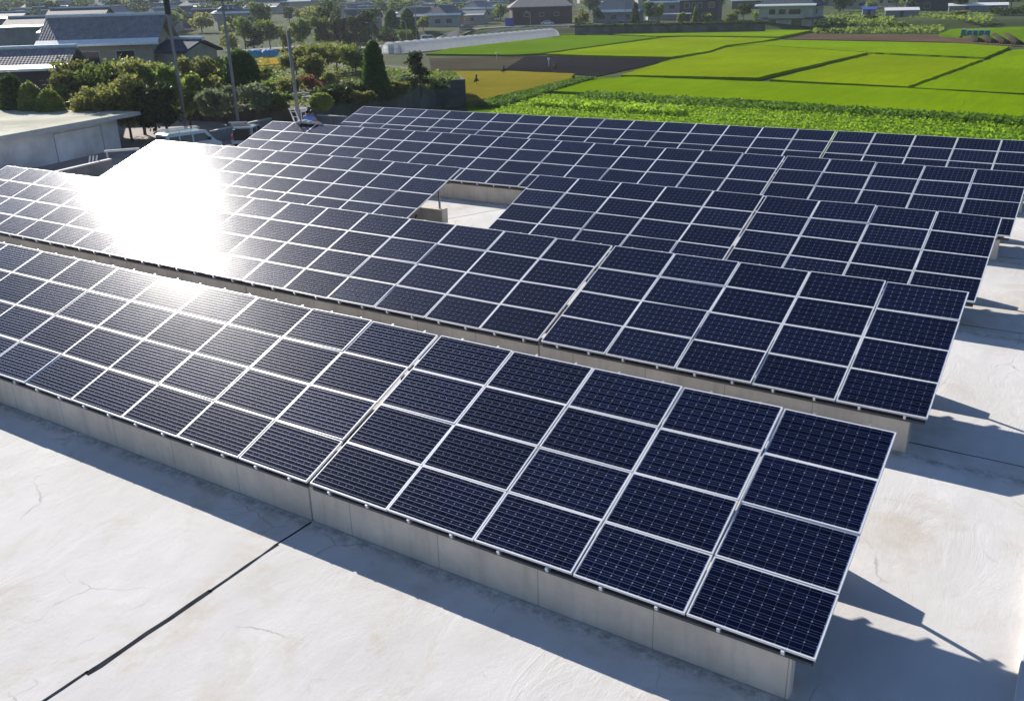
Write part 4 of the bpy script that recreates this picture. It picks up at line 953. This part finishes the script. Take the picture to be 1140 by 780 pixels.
#TERR: countless low plants
def scatter(name, label, cat, quads, n, size, m, seed, hz=.5, zf=None, rows=0):
    rs = np.random.RandomState(seed); sh = []
    V = []
    for (px4, z) in quads:
        P = [np.array(G(x, y, z))[:2] for x, y in px4]; 
        for i in range(n // len(quads)):
            u, v = rs.rand(2)
            if rows: v = (np.floor(v*rows) + .5 + rs.normal()*.16) / rows
            p = (P[0]*(1-u) + P[1]*u)*(1-v) + (P[3]*(1-u) + P[2]*u)*v; V.append((p[0], p[1], z + rs.rand()*hz))
    c = np.array(V); n = len(c); a = rs.normal(size=(n,3)); a[:,2] *= .45; a /= np.linalg.norm(a, axis=1)[:,None]; b_ = np.cross(a, rs.normal(size=(n,3))); b_ /= np.linalg.norm(b_, axis=1)[:,None]
    s = size*rs.uniform(.5, 1.3, n)[:,None]; W_ = np.stack([c-a*s, c-b_*s*.7, c+a*s, c+b_*s*.7], 1).reshape(-1,3)
    me = bpy.data.meshes.new(name); me.vertices.add(4*n); me.vertices.foreach_set('co', W_.ravel()); me.loops.add(4*n); me.loops.foreach_set('vertex_index', np.arange(4*n)); me.polygons.add(n)
    me.polygons.foreach_set('loop_start', np.arange(0,4*n,4)); me.materials.append(MT[m]); me.update(); me.validate()
    o = bpy.data.objects.new(name, me); SC.collection.objects.link(o); return tag(o, label, cat, None, 'stuff')
scatter('terrace_plants', 'rows of low green bushes on the terraces right of the blue-roofed house', 'plants', [([(905, 37), (1050, 37), (1050, 31), (905, 30)], -4.3), ([(905, 27), (990, 27), (1000, 18), (905, 12)], -2.4), ([(1000, 22), (1105, 26), (1105, 16), (1000, 17)], -2.6)], 9000, .5, 'leafA', 61, 1.1)
scatter('garden_undergrowth', 'low weeds and leaves covering the terrace garden behind the retaining wall', 'undergrowth', [([(350,119),(512,90),(505,82),(300,70)], TZ-.15), ([(225,112),(345,119),(300,68),(240,68)], TZ-.15)], 11000, .2, 'leafA', 66, .4)
# dark hedge wall
hw0, hw1 = P3(640, 31, 286), P3(852, 31, 283); hw0.z = hw1.z = -4.5
t = (hw1 - hw0); L = t.length; rz = math.atan2(t.y, t.x)
hd = empty('hedge_wall', hw0, rz, 'long dark green hedge-like wall at the far edge of the rice, below the houses', 'wall')
MB().box((0, 0, -.3), (L, .5, 3.0)).build('wall_face', MT['mosswall'], hd)
sh = [(L*i/60, .1, 2.9, 2.0, .5, .35) for i in range(61)]
leafmesh('crown', 5000, .3, sh, 77, MT['leafB'], hd)
# guard rail along the embankment road
gr = empty('guard_rail', GH(495, 287), 0, 'long pale guard rail along the far embankment road', 'guard rail'); b = MB(); p_ = MB(); o0 = gr.location.copy()
q = [GH(x, 286 + (x-495)*.11 if x < 640 else 302) for x in range(495, 645, 6)]
for i in range(len(q) - 1):
    A, B = q[i] - o0, q[i+1] - o0; b.poly([A + Vector((0,0,.55)), B + Vector((0,0,.55)), B + Vector((0,0,.85)), A + Vector((0,0,.85))]); b.poly([A + Vector((0,.05,.55)), A + Vector((0,.05,.85)), B + Vector((0,.05,.85)), B + Vector((0,.05,.55))])
    p_.box((A.x-.06, A.y-.06, A.z), (A.x+.06, A.y+.06, A.z+.8))
b.build('rail', MT['fascia'], gr); p_.build('posts', MT['fascia'], gr)
# yellow sign, blue sheet
sg = empty('road_sign', GH(517, 297), face_rot(517), 'small orange-yellow sign on a thin post beside the dark car', 'sign')
MB().tube([(0,0,0),(0,0,2.6)], .05, 6).build('post', MT['steel'], sg); MB().box((-.35, -.03, 2.0), (.35, .03, 3.6)).build('sign_panel', MT['amber'], sg)
o = MB().box((-1.4, -.1, 0), (1.4, .1, 2.7)).build('blue_sheet', MT['tarp2']); o.location = GH(568, 309); o.rotation_euler[2] = face_rot(568); bevel(o, .05); tag(o, 'royal blue sheet hanging left of the dark barn', 'sheet')

# ------------------------------------------------------------------ paddies and plots
FZ = -4.5
PD = [
 ('rice_paddy', [(607,101),(640,92),(690,86),(700,85.5),(855,91),(1009,98),(1160,107),(1160,131),(960,119.5),(855,112),(740,107)], .45, 'rice1', 'bright green rice paddy strip nearest the vegetable rows', 1),
 ('rice_paddy', [(691,83.5),(747,66.5),(790,59),(809,53),(842,50),(880,53),(966,58.5),(853,84),(843,86.5)], .45, 'rice3', 'yellow-green rice paddy right of the black mulch plot', 2),
 ('rice_paddy', [(811,52),(855,46.5),(872,44.5),(1060,48),(1124,52),(1096,64),(975,58.5),(885,52.5),(843,49.5)], .42, 'rice1', 'bright green rice paddy in front of the brown ploughed strip', 3),
 ('rice_paddy', [(857,88.5),(971,60.5),(1094,66),(1010,96.5)], .45, 'rice3', 'four-sided yellow-green rice paddy in the middle right', 4),
 ('rice_paddy', [(1017,97.5),(1099,67),(1127,55.5),(1160,54),(1160,105)], .45, 'rice1', 'bright green rice paddy at the right picture edge', 5),
 ('rice_paddy', [(607,60),(739,42),(765,41),(866,42.5),(848,46),(808,50.5),(789,57),(747,63.5),(650,61.5)], .42, 'rice3', 'broad yellow-green rice paddy behind the black mulch plot', 6),
 ('rice_paddy', [(474,60),(500,54),(614,41.5),(622,39.5),(676,39.5),(733,41.5),(601,59.5),(570,61)], .42, 'rice2', 'deeper green rice paddy along the long greenhouse', 7),
 ('rice_paddy', [(616,32.5),(720,33),(674,38.3),(622,38.5)], .6, 'rice3', 'narrow far rice paddy right of the greenhouse end', 8),
 ('rice_paddy', [(727,33),(905,33.5),(868,41),(766,39.8),(735,40.3),(682,38.3)], .6, 'rice1', 'far rice paddy below the dark hedge wall', 9),
 ('rice_paddy', [(1058,32.5),(1160,29),(1160,46),(1100,42),(1045,38.5)], .6, 'rice2', 'far right rice paddy behind the brown tunnel rows', 10),
 ('rice_paddy', [(480,27),(540,22),(542,20.5),(480,22)], .0, 'rice1', 'small sunlit green plot behind the minivan road', 11)]
for nm, px4, h, m, lb, sd in PD:
    z = FZ if sd != 11 else -2.1
    po = crop_patch(nm, px4, z, h if h else .35, m, lb, 'rice paddy', seed=sd)

crop_patch('ripe_rice', [(476,79),(570,79),(640,82),(634,89),(570,103),(530,112),(519,113),(510,90),(485,88)], FZ, .7, 'gold', 'golden ripe rice beside the dark retaining wall', 'rice paddy', seed=21)
crop_patch('mulched_plot', [(585,63),(600,62.5),(745,65.8),(747,67),(665,85),(645,83),(600,79.5),(560,78)], FZ, .12, 'mulch', 'black plastic mulched plot between the golden and green rice', 'plot', seed=22, jit=.1)
crop_patch('tilled_plot', [(478,65),(585,63),(560,78),(480,78)], FZ, .10, 'grit', 'grey-brown tilled plot left of the black mulched plot', 'plot', seed=23, jit=.1)
crop_patch('ploughed_strip', [(900,38.5),(1060,39.5),(1140,44),(1160,52),(1125,51),(1060,47),(872,43.5)], FZ, .15, 'plough', 'brown ploughed strip beyond the right rice paddies', 'plot', seed=24, jit=.2)
crop_patch('weedy_bank', [(530,113),(570,104),(636,90),(664,86.5),(690,87),(640,93),(607,102.5),(560,118)], FZ, .3, 'rice2', 'weedy green bank between the golden rice and the vegetable rows', 'bank', seed=25)
crop_patch('vegetable_bed', [(520,120),(607,103.5),(855,114.5),(1160,134),(1160,200),(520,150)], FZ, .12, 'rice2', 'green soil bed under the leafy vegetable rows', 'bed', seed=26)
scatter('leafy_vegetables', 'leafy bright green vegetable rows right behind the rearmost solar array', 'vegetables', [([(500,150),(1180,205),(1180,137),(590,106)], FZ + .12)], 80000, .125, 'leafV', 62, .36, rows=17)
scatter('tall_bean_row', 'taller darker vegetable row at the foot of the nearest rice paddy', 'vegetables', [([(640,112),(1180,145),(1180,140),(655,106)], FZ + .12)], 7000, .2, 'leafV2', 63, .7)
scatter('bank_weeds', 'loose weeds on the bank right of the golden rice', 'weeds', [([(524,119),(560,119),(664,88),(636,91)], FZ + .3)], 6500, .2, 'leafV2', 64, .45)
scatter('leafy_patch', 'taller leafy vegetable patch just behind the middle of the rearmost array', 'vegetables', [([(590,121),(760,132),(760,124),(590,117)], FZ + .12)], 4500, .2, 'leafV', 65, .8)
# rice blade fringes so paddy edges are not clean
# plastic greenhouse tunnel
gA, gB = G(436, 60, FZ), G(613, 42, FZ)
t = gB - gA; L = t.length; rz = math.atan2(t.y, t.x)
gh = empty('greenhouse_tunnel', gA, rz, 'long white plastic greenhouse tunnel beyond the garden', 'greenhouse')
b = MB(); N = 46; K = 12; hw_, hh_ = 3.0, 2.6; rs = random.Random(5)
for i in range(N + 1):
    sg_ = 1 - .03 * abs(math.sin(i * math.pi / 2))
    for k in range(K + 1):
        a = math.pi * k / K; b.v.append((L * i / N, -hw_ * math.cos(a) * sg_ + rs.uniform(-.03, .03), hh_ * math.sin(a)**.75 * sg_))
for i in range(N):
    for k in range(K):
        a0 = i*(K+1) + k; b.f.append((a0, a0 + 1, a0 + K + 2, a0 + K + 1)); b.m.append(0)
b.f.append(tuple(range(K + 1))); b.m.append(0); b.f.append(tuple(N*(K+1) + k for k in range(K + 1))[::-1]); b.m.append(0)
b.build('plastic_cover', MT['film'], gh, True)
for i in range(0, N + 1, 2):
    c = MB(); c.tube([(L*i/N, -hw_*math.cos(math.pi*k/K)*1.01, hh_*math.sin(math.pi*k/K)**.75*1.01) for k in range(K+1)], .03, 4, caps=False); c.build('hoop', MT['white'], gh)
dd = MB(); dd.box((-.06, -.9, 0), (-.02, .9, 2.0)); dd.build('door', MT['white'], gh)
# pipe frame standing before the tunnel
fr_ = empty('drying_frame', G(434, 60, FZ), face_rot(434), 'bare steel frame in front of the greenhouse end', 'frame')
for x in (-1.5, .5, 2.5): MB().tube([(x, -2, 0), (x, -2, 2.2)], .05, 5).build('post', MT['galv'], fr_)
MB().tube([(-1.5, -2, 2.2), (2.5, -2, 2.2)], .05, 5).build('top_bar', MT['galv'], fr_); MB().tube([(-1.5, -2, 1.1), (2.5, -2, 1.1)], .04, 5).build('middle_bar', MT['galv'], fr_)
# low tunnel rows at far right
for k, px in enumerate((1090, 1105, 1119, 1133)):
    p = G(px, 47 + k*.9, FZ + .2); q_ = G(px - 13, 40, FZ + .2); p.z = q_.z = FZ + .15
    b = MB(); b.tube([p - p, (q_ - p) * .5, q_ - p], [1.0, 1.05, .9], 10); o = b.build('tunnel_row', MT['grit'], smooth=True); o.location = p; o.scale = (1, 1, .8)
    tag(o, 'low brownish net tunnel row on the ploughed soil at far right, ' + ('leftmost', 'second from left', 'third from left', 'rightmost')[k], 'tunnel row', 'low tunnel rows at far right')
cr = empty('crate_stack', G(1085, 43, FZ), face_rot(1085), 'row of teal crates on a small red cart beside the far right paddy', 'crates')
MB().box((-3.2, -.7, .3), (3.2, .7, .6)).build('cart_bed', MT['red'], cr)
for i in range(5): bevel(MB().box((-3.0 + i*1.22, -.6, .61), (-1.9 + i*1.22, .6, 1.7 + .2*(i == 0))).build('crate', MT['teal'], cr), .04); MB().box((-2.8 + i*1.22, -.4, 1.71 + .2*(i == 0)), (-2.1 + i*1.22, .4, 1.95 + .2*(i == 0))).build('crate_lid', MT['white'], cr)
for x in (-2.4, 2.4): MB().tube([(x, -.75, .25), (x, .75, .25)], .28, 10).build('wheel', MT['black'], cr)
# bird-scaring figures on stakes in the golden rice
for px, py, m, lb in ((530.5, 98, 'black', 'black bird-scaring figure on a stake in the golden rice, nearest the wall'), (561, 86, 'black', 'black bird-scaring figure on a stake in the golden rice, further right'), (617.5, 83, 'woodl', 'brown figure on a stake with pale top by the black mulch plot')):
    g = G(px, py, FZ + .3); g.z = FZ; r0 = empty('scarecrow', g, face_rot(px), lb, 'scarecrow', 'scarecrows in the golden rice')
    MB().tube([(0,0,0),(.03,0,2.1)], .03, 5).build('stake', MT['woodl'], r0)
    b = MB(); b.ball((0,-.02,1.45), .34, sq=(.5,.4,1.15)); b.ball((.04,-.02,1.92), .15); b.poly([(-.1,-.06,1.6),(-.45,-.1,1.0),(-.12,-.08,1.15)]); b.poly([(.1,-.06,1.6),(.4,-.1,1.25),(.1,-.08,1.15)])
    b.build('cloth_figure', MT[m], r0, True)
for px, py in ((553, 66), (611, 73)):
    g = G(px, py, FZ + .3); g.z = FZ; o = MB().tube([(0,0,0),(0,0,1.3)], .06, 6).ball((0,0,1.35), .22).build('marker_stake', MT['white'], smooth=True); o.location = g
    tag(o, 'pale-topped marker stake in the dark tilled plot, ' + ('left one' if px < 600 else 'right one'), 'stake', 'marker stakes in the dark plots')
# a few yard items before the left boundary wall
o = MB(); 
for k in range(3): o.tube([(k*.22, 0, 0), (k*.22 + .45, .25, 1.35)], .05, 6)
o = o.build('leaning_pipes', MT['white']); pz = G(91, 188, -2.7); o.location = (pz.x + .5, pz.y, -3.24); o.rotation_euler[2] = 1.2; tag(o, 'three short white pipes leaning on the low block wall at far left', 'pipes')
o = MB(); o.tube([(math.cos(a*.5)*.45*(1+.02*a), math.sin(a*.5)*.45*(1+.02*a), .5 + .04*math.sin(a)) for a in range(26)], .05, 6)
o = o.build('hose_coil', MT['white'], smooth=True); pz = G(67, 193, -2.8); o.location = (pz.x + .4, pz.y, -3.24); tag(o, 'white hose coil near the low block wall at far left', 'hose')
o = MB().box((-1.2, -.06, .85), (1.2, .06, 1.0)).box((-1.1, -.05, 0), (-.98, .05, .85)).box((.98, -.05, 0), (1.1, .05, .85)).build('barrier', MT['white']); p = G(136, 168.5, -2.4); o.location = (p.x, p.y, -3.24); o.rotation_euler[2] = face_rot(136); tag(o, 'white horizontal barrier at the yard entrance left of the van', 'barrier')

# ------------------------------------------------------------------ haze
HAZE = True
if HAZE:
    b = MB(); b.box((-3300, -3300, -12), (3300, 3400, 330)); o = b.build('haze', [])
    m = bpy.data.materials.new('haze_air'); m.use_nodes = True; nt = m.node_tree; nt.nodes.remove(nt.nodes['Principled BSDF'])
    v = nt.nodes.new('ShaderNodeVolumePrincipled'); v.inputs['Color'].default_value = (.80, .88, 1, 1); v.inputs['Density'].default_value = .00015; v.inputs['Anisotropy'].default_value = .3
    nt.links.new(v.outputs[0], nt.nodes['Material Output'].inputs['Volume']); o.data.materials.append(m); tag(o, 'thin bluish haze over the far village', 'haze', None, 'stuff')
